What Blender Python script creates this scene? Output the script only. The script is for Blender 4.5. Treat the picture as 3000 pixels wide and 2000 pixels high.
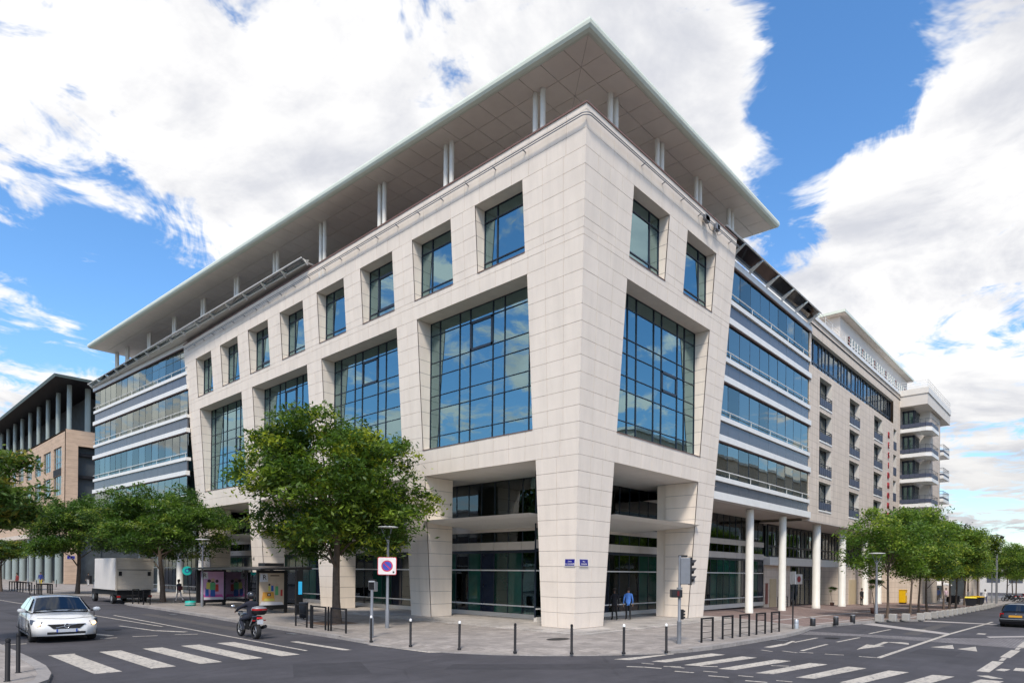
import bpy, bmesh, math, random
from mathutils import Vector, Matrix
import numpy as np
R = math.radians
for o in list(bpy.data.objects): bpy.data.objects.remove(o, do_unlink=True)
scene = bpy.context.scene
COL = scene.collection
# ------------------------------------------------------------------ camera
CAM = Vector((-24.547, -18.645, 2.735)); YAW = R(42.824); ROLL = R(0.5747)
cd = bpy.data.cameras.new('camera'); cam = bpy.data.objects.new('camera', cd); COL.objects.link(cam)
cd.sensor_fit = 'HORIZONTAL'; cd.sensor_width = 36.0; cd.lens = 1876.15/3000*36.0
cd.shift_y = (1672.9-1000)/3000; cd.clip_start = 0.1; cd.clip_end = 6000
_f = Vector((math.cos(YAW), math.sin(YAW), 0)); _r = Vector((math.sin(YAW), -math.cos(YAW), 0)); _u = Vector((0, 0, 1))
_r2 = _r*math.cos(ROLL)+_u*math.sin(ROLL); _u2 = _u*math.cos(ROLL)-_r*math.sin(ROLL)
cam.matrix_world = Matrix(((_r2.x, _u2.x, -_f.x, CAM.x), (_r2.y, _u2.y, -_f.y, CAM.y), (_r2.z, _u2.z, -_f.z, CAM.z), (0, 0, 0, 1)))
scene.camera = cam
# ------------------------------------------------------------------ sky with broken cloud, veiled sun
SUN_EL = R(52); SUN_AZ_VEC = Vector((-0.80, -0.60, 0)).normalized()      # towards the sun, seen on plan
def px_dir(x, y):          # direction of a sky point given by its place in the view
    a = x-1500; b = y-1672.9; cr, sr = math.cos(ROLL), math.sin(ROLL)
    return (_f+_r*((a*cr+b*sr)/1876.15)-_u*((-a*sr+b*cr)/1876.15)).normalized()
world = bpy.data.worlds.new('World'); scene.world = world; world.use_nodes = True
wn = world.node_tree.nodes; wl = world.node_tree.links; wn.clear()
def N(t, **k):
    n = wn.new(t)
    for a, v in k.items(): setattr(n, a, v)
    return n
def wmath(op, a, b=None, c=None, clamp=False):
    n = N('ShaderNodeMath', operation=op, use_clamp=clamp)
    for i, v in enumerate((a, b, c)):
        if v is None: continue
        if isinstance(v, (int, float)): n.inputs[i].default_value = v
        else: wl.new(v, n.inputs[i])
    return n.outputs[0]
w_out = N('ShaderNodeOutputWorld'); w_bg = N('ShaderNodeBackground'); wl.new(w_bg.outputs[0], w_out.inputs[0])
sky = N('ShaderNodeTexSky', sky_type='NISHITA'); sky.sun_disc = False; sky.sun_elevation = SUN_EL
sky.sun_rotation = math.atan2(SUN_AZ_VEC.x, SUN_AZ_VEC.y); sky.ozone_density = 2.5; sky.dust_density = 0.6; sky.air_density = 1.0
tc = N('ShaderNodeTexCoord'); sep = N('ShaderNodeSeparateXYZ'); wl.new(tc.outputs['Generated'], sep.inputs[0])
zz = wmath('ADD', wmath('MAXIMUM', sep.outputs[2], 0.0), 0.16)
comb = N('ShaderNodeCombineXYZ'); wl.new(wmath('DIVIDE', sep.outputs[0], zz), comb.inputs[0]); wl.new(wmath('DIVIDE', sep.outputs[1], zz), comb.inputs[1])
comb.inputs[2].default_value = 3.7
def noise(scale, detail, rough, vec, dist=0.0):
    n = N('ShaderNodeTexNoise'); n.inputs['Scale'].default_value = scale; n.inputs['Detail'].default_value = detail
    n.inputs['Roughness'].default_value = rough; n.inputs['Distortion'].default_value = dist; wl.new(vec, n.inputs['Vector']); return n.outputs[0]
def cloud_field(vec):
    a_ = noise(1.7, 7, 0.60, vec, 0.4)
    return wmath('ADD', wmath('MULTIPLY', wmath('SUBTRACT', a_, 0.5), 1.55), 0.6)
# where the clouds of this sky stand (view x, y in the photograph, angular radius in degrees, more / less cloud)
BANKS = [(560,300,22,.15),(1150,300,16,.15),(1250,700,9,.12),(200,80,16,.12),(1720,300,8,.13),(2030,230,7,.20),(2130,420,5,.16),(2080,560,5,.12),(2230,900,6,.13),(100,1150,7,.20),
         (2860,260,7,.26),(2960,130,5,.20),(2720,430,6,.18),(2600,700,7,.12),(2480,880,4,.10),(2800,900,9,.16),(2550,1100,6,.10),(2900,1350,9,.10),(2250,60,4,.10),(2580,150,2.5,.20),(2500,300,2,.10),(2250,330,3,.12),
         (330,980,8,-.22),(620,1000,6,-.20),(60,860,6,-.18),(470,700,3.5,-.10),(240,690,4,-.10),(720,760,3,-.08),
         (2400,420,5,-.21),(2390,560,4,-.14),(2430,230,4,-.18),(2480,30,5,-.20),(2330,700,3,-.14),(2700,20,4.5,-.15),(2010,30,4,-.10),(2230,640,3,-.08),(2720,720,2.5,-.10),(2660,1040,2.5,-.14),(2860,560,2.5,-.12)]
acc = None
for (bx, by, br, bw) in BANKS:
    vm = N('ShaderNodeVectorMath', operation='DOT_PRODUCT'); wl.new(tc.outputs['Generated'], vm.inputs[0]); vm.inputs[1].default_value = px_dir(bx, by)
    mr = N('ShaderNodeMapRange', interpolation_type='SMOOTHSTEP'); wl.new(vm.outputs['Value'], mr.inputs['Value'])
    mr.inputs['From Min'].default_value = math.cos(R(br*1.7)); mr.inputs['From Max'].default_value = 1.0
    mr.inputs['To Min'].default_value = 0; mr.inputs['To Max'].default_value = bw
    acc = mr.outputs[0] if acc is None else wmath('ADD', acc, mr.outputs[0])
raw = cloud_field(comb.outputs[0]); cover = wmath('ADD', raw, wmath('MULTIPLY', acc, 0.66)); cover = wmath('ADD', cover, wmath('MULTIPLY', wmath('SUBTRACT', noise(4.6, 5, 0.66, comb.outputs[0], 1.0), 0.5), 0.85))
cm = N('ShaderNodeMapRange', interpolation_type='SMOOTHSTEP'); wl.new(cover, cm.inputs['Value'])
cm.inputs['From Min'].default_value = 0.545; cm.inputs['From Max'].default_value = 0.73
# brighter where the cloud thins towards the sun, greyer in its thick lower parts
shf = N('ShaderNodeVectorMath', operation='ADD'); wl.new(comb.outputs[0], shf.inputs[0]); shf.inputs[1].default_value = (SUN_AZ_VEC.x*.10, SUN_AZ_VEC.y*.10, 0.03)
lit = wmath('SUBTRACT', raw, cloud_field(shf.outputs[0]))
n3 = noise(0.8, 4, 0.55, comb.outputs[0])
thick = N('ShaderNodeMapRange', interpolation_type='SMOOTHSTEP'); wl.new(wmath('SUBTRACT', wmath('ADD', wmath('MULTIPLY', n3, 0.9), wmath('MULTIPLY', cover, 0.25)), wmath('MULTIPLY', lit, 0.7)), thick.inputs['Value'])
thick.inputs['From Min'].default_value = 0.52; thick.inputs['From Max'].default_value = 0.86
ccol = N('ShaderNodeMix', data_type='RGBA'); wl.new(thick.outputs[0], ccol.inputs['Factor'])
ccol.inputs['A'].default_value = (5.7, 5.65, 5.6, 1); ccol.inputs['B'].default_value = (3.5, 3.6, 3.95, 1)
hs = N('ShaderNodeHueSaturation'); wl.new(sky.outputs[0], hs.inputs['Color']); hs.inputs['Saturation'].default_value = 1.22; hs.inputs['Value'].default_value = 1.3
mx = N('ShaderNodeMix', data_type='RGBA'); wl.new(cm.outputs[0], mx.inputs['Factor']); wl.new(hs.outputs[0], mx.inputs['A']); wl.new(ccol.outputs['Result'], mx.inputs['B'])
hz = N('ShaderNodeMapRange', interpolation_type='SMOOTHSTEP'); wl.new(sep.outputs[2], hz.inputs['Value']); hz.inputs['From Min'].default_value = 0.0; hz.inputs['From Max'].default_value = 0.30; hz.inputs['To Min'].default_value = 0.72; hz.inputs['To Max'].default_value = 1.0
vs_ = N('ShaderNodeVectorMath', operation='SCALE'); wl.new(mx.outputs['Result'], vs_.inputs[0]); wl.new(hz.outputs[0], vs_.inputs['Scale'])
wl.new(vs_.outputs[0], w_bg.inputs['Color']); w_bg.inputs['Strength'].default_value = 0.1
sd = bpy.data.lights.new('sun', 'SUN'); sd.energy = 2.0; sd.angle = R(11); sd.color = (1, 0.92, 0.82)
sun = bpy.data.objects.new('sun', sd); COL.objects.link(sun)
_sd = Vector((SUN_AZ_VEC.x*math.cos(SUN_EL), SUN_AZ_VEC.y*math.cos(SUN_EL), math.sin(SUN_EL)))
sun.rotation_euler = (-_sd).to_track_quat('-Z', 'Y').to_euler(); sun.location = (-60, -60, 80)
scene.view_settings.view_transform = 'Standard'; scene.view_settings.look = 'None'; scene.view_settings.gamma = 1
scene.view_settings.use_curve_mapping = False; scene.view_settings.exposure = 0.95
# ------------------------------------------------------------------ helpers
def zg(x, base=-0.07):                  # the right-hand street falls gently away
    return base-0.0118*min(max(0.0, x-14), 140)
def tag(o, label=None, cat=None, group=None, kind=None):
    if label: o['label'] = label
    if cat: o['category'] = cat
    if group: o['group'] = group
    if kind: o['kind'] = kind
    return o
def link(name, data, parent=None, loc=None):
    o = bpy.data.objects.new(name, data); COL.objects.link(o)
    if parent is not None: o.parent = parent
    if loc is not None: o.location = loc
    return o
def thing(name, label, cat, loc=(0, 0, 0), rz=0, group=None):
    o = bpy.data.objects.new(name, None); COL.objects.link(o); o.empty_display_size = 0.3
    o.location = loc; o.rotation_euler = (0, 0, rz); return tag(o, label, cat, group)
def empty(name, parent=None, loc=(0, 0, 0), rz=0):
    o = bpy.data.objects.new(name, None); COL.objects.link(o); o.parent = parent; o.location = loc; o.rotation_euler = (0, 0, rz); return o
def copy_tree(o, parent=None):
    c = o.copy(); COL.objects.link(c); c.parent = parent
    for ch in list(o.children): copy_tree(ch, c)
    return c
class MB:
    def __init__(s): s.v = []; s.f = []; s.m = []; s.mats = []; s.sm = []
    def mi(s, mat):
        if mat is None: return 0
        if mat not in s.mats: s.mats.append(mat)
        return s.mats.index(mat)
    def poly(s, pts, mat=None, smooth=False):
        b = len(s.v); s.v += [tuple(p) for p in pts]; s.f.append(tuple(range(b, b+len(pts)))); s.m.append(s.mi(mat)); s.sm.append(smooth); return s
    def mesh(s, vs, fs, mat=None, smooth=False):
        b = len(s.v); s.v += [tuple(p) for p in vs]; i = s.mi(mat)
        for f in fs: s.f.append(tuple(b+k for k in f)); s.m.append(i); s.sm.append(smooth)
        return s
    def hexa(s, p, mat=None):          # 8 points: bottom ring 0-3, top ring 4-7
        return s.mesh(p, [(0, 3, 2, 1), (4, 5, 6, 7), (0, 1, 5, 4), (1, 2, 6, 5), (2, 3, 7, 6), (3, 0, 4, 7)], mat)
    def box(s, x0, x1, y0, y1, z0, z1, mat=None):
        return s.hexa([(x0, y0, z0), (x1, y0, z0), (x1, y1, z0), (x0, y1, z0), (x0, y0, z1), (x1, y0, z1), (x1, y1, z1), (x0, y1, z1)], mat)
    def tube(s, pts, r, n=8, mat=None, caps=True, smooth=True):
        pts = [Vector(p) for p in pts]; rr = r if isinstance(r, (list, tuple)) else [r]*len(pts); rings = []
        ref = None
        for i, p in enumerate(pts):
            d = (pts[min(i+1, len(pts)-1)]-pts[max(i-1, 0)]).normalized()
            if ref is None: ref = Vector((1, 0, 0)) if abs(d.x) < 0.8 else Vector((0, 1, 0))
            a = d.cross(ref).normalized(); bb = a.cross(d).normalized(); ref = bb
            rings.append([p+(a*math.cos(2*math.pi*k/n)+bb*math.sin(2*math.pi*k/n))*rr[i] for k in range(n)])
        vs = [q for g in rings for q in g]; fs = []
        for i in range(len(pts)-1):
            for k in range(n): fs.append((i*n+k, i*n+(k+1) % n, (i+1)*n+(k+1) % n, (i+1)*n+k))
        s.mesh(vs, fs, mat, smooth)
        if caps:
            s.poly(list(reversed(rings[0])), mat); s.poly(rings[-1], mat)
        return s
    def lathe(s, prof, cx=0, cy=0, z0=0, n=16, mat=None, smooth=True, sx=1, sy=1):   # prof: (r,z)
        vs = []; fs = []
        for r, z in prof:
            for k in range(n): vs.append((cx+r*sx*math.cos(2*math.pi*k/n), cy+r*sy*math.sin(2*math.pi*k/n), z0+z))
        for i in range(len(prof)-1):
            for k in range(n): fs.append((i*n+k, i*n+(k+1) % n, (i+1)*n+(k+1) % n, (i+1)*n+k))
        s.mesh(vs, fs, mat, smooth)
        if prof[0][0] > 1e-4: s.poly([vs[k] for k in range(n-1, -1, -1)], mat)
        if prof[-1][0] > 1e-4: s.poly([vs[(len(prof)-1)*n+k] for k in range(n)], mat)
        return s
    def prism(s, pts, z0, z1, mat=None):       # plan polygon pulled up
        n = len(pts); lo = [(p[0], p[1], z0) for p in pts]; hi = [(p[0], p[1], z1) for p in pts]
        s.poly(list(reversed(lo)), mat); s.poly(hi, mat)
        for i in range(n): j = (i+1) % n; s.poly([lo[i], lo[j], hi[j], hi[i]], mat)
        return s
    def side(s, pts, y0, y1, mat=None):        # outline in x,z pulled along y
        n = len(pts); a = [(p[0], y0, p[1]) for p in pts]; b = [(p[0], y1, p[1]) for p in pts]
        s.poly(a, mat); s.poly(list(reversed(b)), mat)
        for i in range(n): j = (i+1) % n; s.poly([a[j], a[i], b[i], b[j]], mat)
        return s
    def data(s, name, mat=None):
        me = bpy.data.meshes.new(name); me.from_pydata(s.v, [], s.f)
        ms = s.mats if s.mats else ([mat] if mat else [])
        for m in ms: me.materials.append(m)
        me.polygons.foreach_set('material_index', s.m); me.polygons.foreach_set('use_smooth', s.sm); me.update(); return me
    def build(s, name, mat=None, parent=None, loc=None, bevel=0, fix=False):
        me = s.data(name, mat)
        if fix:
            bm = bmesh.new(); bm.from_mesh(me); bmesh.ops.remove_doubles(bm, verts=bm.verts, dist=1e-4); bmesh.ops.recalc_face_normals(bm, faces=bm.faces); bm.to_mesh(me); bm.free()
        o = link(name, me, parent, loc)
        if bevel:
            b = o.modifiers.new('bevel', 'BEVEL'); b.width = bevel; b.segments = 2; b.limit_method = 'ANGLE'
        return o
_box_cache = {}
# ------------------------------------------------------------------ materials
class Mat:
    def __init__(s, name):
        s.m = bpy.data.materials.new(name); s.m.use_nodes = True; s.n = s.m.node_tree.nodes; s.l = s.m.node_tree.links
        s.b = s.n['Principled BSDF']; s.out = s.n['Material Output']
    def node(s, t, **k):
        n = s.n.new(t)
        for a, v in k.items(): setattr(n, a, v)
        return n
    def put(s, sock, v):
        if hasattr(v, 'links') or isinstance(v, bpy.types.NodeSocket): s.l.new(v, sock)
        else: sock.default_value = v
    def math(s, op, a, b=None, c=None):
        n = s.node('ShaderNodeMath', operation=op)
        for i, v in enumerate((a, b, c)):
            if v is not None: s.put(n.inputs[i], v)
        return n.outputs[0]
    def pos(s, scale=(1, 1, 1), kind='Position'):
        if kind == 'Position': src = s.node('ShaderNodeNewGeometry').outputs['Position']
        else: src = s.node('ShaderNodeTexCoord').outputs[kind]
        mp = s.node('ShaderNodeMapping'); mp.inputs['Scale'].default_value = scale; s.l.new(src, mp.inputs[0]); return mp.outputs[0]
    def noise(s, vec, scale, detail=4, rough=0.55, dist=0):
        n = s.node('ShaderNodeTexNoise'); n.inputs['Scale'].default_value = scale; n.inputs['Detail'].default_value = detail
        n.inputs['Roughness'].default_value = rough; n.inputs['Distortion'].default_value = dist; s.l.new(vec, n.inputs['Vector']); return n.outputs[0]
    def ramp(s, fac, a, b, lo=0.0, hi=1.0):
        n = s.node('ShaderNodeMapRange'); s.l.new(fac, n.inputs['Value']); n.inputs['From Min'].default_value = lo; n.inputs['From Max'].default_value = hi
        n.inputs['To Min'].default_value = a; n.inputs['To Max'].default_value = b; return n.outputs[0]
    def mix(s, f, a, b):
        n = s.node('ShaderNodeMix', data_type='RGBA'); s.put(n.inputs['Factor'], f)
        for k, v in (('A', a), ('B', b)): s.put(n.inputs[k], v if not isinstance(v, tuple) else (*v, 1)[:4])
        return n.outputs['Result']
    def scale(s, col, f):
        n = s.node('ShaderNodeVectorMath', operation='SCALE'); s.put(n.inputs[0], col if not isinstance(col, tuple) else col[:3]); s.put(n.inputs['Scale'], f); return n.outputs[0]
    def bump(s, h, strength=0.3, dist=0.01):
        n = s.node('ShaderNodeBump'); n.inputs['Strength'].default_value = strength; n.inputs['Distance'].default_value = dist; s.l.new(h, n.inputs['Height']); s.l.new(n.outputs[0], s.b.inputs['Normal'])
    def rand(s): return s.node('ShaderNodeObjectInfo').outputs['Random']
    def island(s): return s.node('ShaderNodeNewGeometry').outputs['Random Per Island']
    def set(s, col=None, rough=None, metal=None, spec=None, coat=None):
        i = s.b.inputs
        if col is not None: s.put(i['Base Color'], (*col, 1)[:4] if isinstance(col, tuple) else col)
        if rough is not None: s.put(i['Roughness'], rough)
        if metal is not None: s.put(i['Metallic'], metal)
        if spec is not None: s.put(i['Specular IOR Level'], spec)
        if coat is not None: i['Coat Weight'].default_value = coat; i['Coat Roughness'].default_value = 0.03
        return s
def simple(name, col, rough=0.6, metal=0.0, var=0.12, scale=3.0, bump=0.0, coat=None, spec=None, objvar=0.0):
    s = Mat(name); p = s.pos(); f = s.ramp(s.noise(p, scale, 5), 1-var, 1+var, 0.25, 0.75)
    if objvar: f = s.math('MULTIPLY', f, s.ramp(s.rand(), 1-objvar, 1+objvar))
    s.set(s.scale(col, f), rough, metal, spec, coat)
    if bump: s.bump(s.noise(p, scale*12, 4), bump, 0.01)
    return s.m
def stone_mat(name, col, var=0.05, streak=0.10, joint=None, rough=0.75):
    s = Mat(name); p = s.pos()
    f = s.ramp(s.noise(p, 1.1, 6), 1-var, 1+var, 0.3, 0.7)
    f = s.math('MULTIPLY', f, s.ramp(s.noise(s.pos((2.2, 2.2, 0.22)), 1.0, 5, 0.6), 1-streak, 1+streak*0.35, 0.3, 0.6))
    f = s.math('MULTIPLY', f, s.ramp(s.noise(p, 40, 3), 0.96, 1.04, 0.3, 0.7))
    if joint is None: f = s.math('MULTIPLY', f, s.ramp(s.island(), 0.98, 1.02))
    if joint is None: f = s.math('MULTIPLY', f, s.ramp(s.rand(), 0.98, 1.02))
    c = s.scale(col, f)
    h = s.noise(p, 55, 3)
    if joint:                        # faint joints where the slabs are too far away to build
        br = s.node('ShaderNodeTexBrick'); br.offset = 0.0; br.inputs['Scale'].default_value = 1.0
        br.inputs['Brick Width'].default_value = joint[0]; br.inputs['Row Height'].default_value = joint[1]; br.inputs['Mortar Size'].default_value = joint[2]
        br.inputs['Color1'].default_value = (1, 1, 1, 1); br.inputs['Color2'].default_value = (.95, .95, .94, 1); br.inputs['Mortar'].default_value = (.62, .6, .58, 1)
        cb = s.node('ShaderNodeCombineXYZ'); sp = s.node('ShaderNodeSeparateXYZ'); s.l.new(s.pos(), sp.inputs[0])
        s.l.new(s.math('ADD', sp.outputs[0], sp.outputs[1]), cb.inputs[0]); s.l.new(sp.outputs[2], cb.inputs[1]); s.l.new(cb.outputs[0], br.inputs['Vector'])
        mm = s.node('ShaderNodeMix', data_type='RGBA', blend_type='MULTIPLY'); mm.inputs['Factor'].default_value = 1; s.l.new(c, mm.inputs['A']); s.l.new(br.outputs['Color'], mm.inputs['B']); c = mm.outputs['Result']
    s.set(c, rough); s.bump(h, 0.12, 0.004); return s.m
def glass_mat(name, tint, refl, base, rough=0.0):
    s = Mat(name); s.n.remove(s.b)
    tr = s.node('ShaderNodeBsdfTransparent'); tr.inputs['Color'].default_value = (*tint, 1)
    gl = s.node('ShaderNodeBsdfGlossy'); gl.inputs['Color'].default_value = (*refl, 1); gl.inputs['Roughness'].default_value = rough
    fr = s.node('ShaderNodeFresnel'); fr.inputs['IOR'].default_value = 1.5
    wob = s.noise(s.pos(), 0.7, 2); bp = s.node('ShaderNodeBump'); bp.inputs['Strength'].default_value = 0.05; bp.inputs['Distance'].default_value = 0.04; s.l.new(wob, bp.inputs['Height']); s.l.new(bp.outputs[0], gl.inputs['Normal'])
    f = s.math('ADD', s.math('MULTIPLY', fr.outputs[0], 1-base), base)
    m = s.node('ShaderNodeMixShader'); s.l.new(f, m.inputs[0]); s.l.new(tr.outputs[0], m.inputs[1]); s.l.new(gl.outputs[0], m.inputs[2]); s.l.new(m.outputs[0], s.out.inputs[0]); return s.m
M = {}
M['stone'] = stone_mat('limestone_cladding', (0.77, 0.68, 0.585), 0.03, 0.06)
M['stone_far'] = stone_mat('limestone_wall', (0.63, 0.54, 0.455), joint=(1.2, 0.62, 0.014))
M['mortar'] = simple('joint_backing', (0.33, 0.30, 0.275), 0.9)
M['white'] = simple('white_metal', (0.74, 0.73, 0.70), 0.4, 0, 0.06, 2)
M['roof_edge'] = simple('pale_green_roof_edge', (0.66, 0.70, 0.59), 0.35, 0, 0.05, 1.5)
M['soffit'] = simple('soffit_panel', (0.78, 0.71, 0.62), 0.55, 0, 0.04, 2, objvar=0.02)
M['column'] = simple('white_column', (0.72, 0.70, 0.64), 0.5, 0, 0.06, 1.5)
M['plaster'] = simple('plaster', (0.62, 0.58, 0.53), 0.8, 0, 0.06, 1.2)
M['ceiling'] = simple('portico_ceiling', (0.55, 0.50, 0.45), 0.8, 0, 0.06, 1.2)
M['mullion'] = simple('dark_mullion', (0.012, 0.02, 0.035), 0.35)
M['glass'] = glass_mat('blue_solar_glass', (0.30, 0.56, 0.56), (0.55, 0.80, 0.84), 0.40)
M['glass_wing'] = glass_mat('wing_glass', (0.40, 0.60, 0.60), (0.80, 0.86, 0.80), 0.30)
M['glass_wing_b'] = glass_mat('wing_glass_light', (0.70, 0.88, 0.86), (0.80, 0.86, 0.80), 0.18)
M['film_green'] = simple('green_film_glass', (0.010, 0.055, 0.042), 0.06, 0, 0.35, 0.9, spec=0.6, objvar=0.45); M['film_navy'] = simple('navy_film_glass', (0.012, 0.018, 0.035), 0.06, 0, 0.3, 0.9, spec=0.6, objvar=0.4); M['cream'] = simple('cream_metal', (0.70, 0.66, 0.60), 0.45, 0, 0.06, 2)
M['glass_dark'] = glass_mat('ground_floor_glass', (0.55, 0.74, 0.68), (0.8, 0.9, 0.95), 0.07)
M['glass_clear'] = glass_mat('clear_glass', (0.80, 0.88, 0.88), (0.9, 0.95, 1.0), 0.08)
M['spandrel'] = simple('blue_grey_spandrel', (0.075, 0.082, 0.10), 0.25, 0, 0.1, 1.0, spec=0.8)
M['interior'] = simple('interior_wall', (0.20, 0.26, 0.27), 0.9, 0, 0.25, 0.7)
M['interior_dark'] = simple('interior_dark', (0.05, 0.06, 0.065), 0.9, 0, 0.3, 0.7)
M['curtain'] = simple('pale_blind', (0.62, 0.70, 0.70), 0.9, 0, 0.05, 2, objvar=0.15)
M['green_curtain'] = simple('green_curtain', (0.03, 0.30, 0.20), 0.85, 0, 0.25, 2, objvar=0.4)
M['black'] = simple('black_metal', (0.012, 0.012, 0.014), 0.4, 0, 0.2, 4)
M['char'] = simple('charcoal_paint', (0.012, 0.012, 0.014), 0.6, 0, 0.15, 4, spec=0.25)
M['grey_metal'] = simple('grey_metal', (0.20, 0.21, 0.23), 0.45, 0.2, 0.1, 4)
M['steel'] = simple('galvanised', (0.42, 0.44, 0.46), 0.4, 0.5, 0.1, 4)
M['rust_cap'] = simple('brown_coping', (0.18, 0.10, 0.08), 0.6)
M['terrace_wall'] = simple('terrace_wall', (0.24, 0.19, 0.175), 0.7, 0, 0.15, 0.6)
M['concrete'] = simple('concrete', (0.36, 0.345, 0.32), 0.85, 0, 0.12, 5, bump=0.2, objvar=0.08)
M['granite'] = simple('granite_kerb', (0.27, 0.25, 0.235), 0.8, 0, 0.18, 8, bump=0.2, objvar=0.12)
# ================================================================== office building on the corner
S = 0.0701; CH = 0.75; ZTOP = 23.53
PL = lambda u, z, d=0.0: (-S*z-d, u, z)
PR = lambda u, z, d=0.0: (u, -S*z-d, z)
rng = random.Random(5)
office = thing('office_building', 'cream stone office building with leaning corner frame, blue glass and overhanging flat roof', 'building')
SW = [(2.27+5.22*i, 5.60+5.22*i, 24.42*CH, 29*CH) for i in range(8)]
LW = [(2.18+10.42*j, 10.68+10.42*j, 13*CH, 23*CH) for j in range(4)]
LG = [(2.05+10.42*j, 10.62+10.38*j, -1, 11*CH) for j in range(4)]
RSW = [(2.47, 5.98, 24.42*CH, 29*CH), (7.97, 11.52, 24.42*CH, 29*CH)]
RLW = [(2.43, 11.42, 13*CH, 23*CH)]; RG = [(2.4, 11.42, -1, 11*CH)]
lend = lambda z: 43.55+0.052*z
rend = lambda z: 13.38+0.03*z
corner = lambda z: -S*z
zs = sorted(set([k*CH for k in range(0, 32)]+[24.42*CH, ZTOP])); zs = [z for z in zs if z <= ZTOP+1e-6]
panels = []; back = MB()
def facade(P, flip, openings, end):
    for za, zb in zip(zs[:-1], zs[1:]):
        if zb-za < 0.1: continue
        zm = (za+zb)/2
        ops = sorted([o for o in openings if o[2] < zm < o[3]])
        edges = [('c', None)]+[e for o in ops for e in (('o', o[0]), ('o', o[1]))]+[('e', None)]
        val = lambda e, z: corner(z) if e[0] == 'c' else end(z) if e[0] == 'e' else e[1]
        for i in range(0, len(edges), 2):
            a, b = edges[i], edges[i+1]; w = val(b, zm)-val(a, zm); n = max(1, round(w/1.12))
            q = [P(val(a, za), za, -.052), P(val(b, za), za, -.052), P(val(b, zb), zb, -.052), P(val(a, zb), zb, -.052)]
            back.poly(q if flip else list(reversed(q)))
            for k in range(n):
                def uu(t, z): return val(a, z)+(val(b, z)-val(a, z))*t
                t0, t1 = k/n, (k+1)/n; g = .008
                g0 = 0.0 if (k == 0) else g; g1 = 0.0 if (k == n-1) else g
                j = rng.uniform(-.003, .003)
                c = [(uu(t0, za+g)+g0, za+g), (uu(t1, za+g)-g1, za+g), (uu(t1, zb-g)-g1, zb-g), (uu(t0, zb-g)+g0, zb-g)]
                f = [P(u, z, j) for u, z in c]; r = [P(u, z, -.05) for u, z in c]
                pts = (r[0], r[1], f[1], f[0], r[3], r[2], f[2], f[3]) if not flip else (f[0], f[1], r[1], r[0], f[3], f[2], r[2], r[3])
                cen = Vector(f[0])+(Vector(f[2])-Vector(f[0]))*.5
                d = cen-CAM; nrm = Vector((-1, 0, 0)) if not flip else Vector((0, -1, 0))
                area = (t1-t0)*w*(zb-za)*abs(d.normalized().dot(nrm))/d.length_squared
                panels.append((area, pts))
facade(PL, False, SW+LW+LG, lend); facade(PR, True, RSW+RLW+RG, rend)
panels.sort(key=lambda p: -p[0])
rest = MB()
for i, (a, pts) in enumerate(panels):
    if i < 298: MB().hexa(pts).build('stone_panel', M['stone'], office)
    else: rest.hexa(pts)
tag(rest.build('stone_cladding', M['stone'], office), kind='stuff')
back.build('cladding_backing', M['mortar'], office)
# coping and cornice line round the parapet
cp = MB()
for P, end in ((PL, lend), (PR, rend)):
    z0, z1 = ZTOP-.02, ZTOP+.06
    a, b = corner(ZTOP), end(ZTOP)
    p = [P(a-.04, z0, .04), P(b, z0, .04), P(b, z0, -.45), P(a+.45, z0, -.45)]; q = [(x, y, z1) for x, y, z in p]
    cp.hexa(p+q)
cp.build('coping', M['rust_cap'], office, fix=True)
tw = MB()                                            # inner face of the parapet and terrace floor
tw.poly([(-1.2, -1.2, 22.55), (lend(22)*0-1.2, 44.5, 22.55), (-1.2, 44.5, ZTOP), (-1.2, -1.2, ZTOP)]); tw.poly([(-1.2, -1.2, 22.55), (14, -1.2, 22.55), (14, -1.2, ZTOP), (-1.2, -1.2, ZTOP)])
tw.poly([(-1.2, -1.2, 22.56), (13.9, -1.2, 22.56), (13.9, 0.4, 22.56), (33, 0.4, 22.56), (33, 14, 22.56), (10, 14, 22.56), (10, 69, 22.56), (-2.6, 69, 22.56), (-1.4, 44, 22.56)])
tw.build('terrace', M['plaster'], office)
tb = MB()
tb.box(3.4, 18.2, 3.4, 13, 22.57, 26.26); tb.hexa([(3.4, 13, 22.57), (9.5, 13, 22.57), (9.5, 62, 22.57), (0.9, 62, 22.57), (3.4, 13, 26.26), (9.5, 13, 26.26), (9.5, 62, 26.26), (0.9, 62, 26.26)])
tb.build('penthouse_wall', M['terrace_wall'], office)
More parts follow.
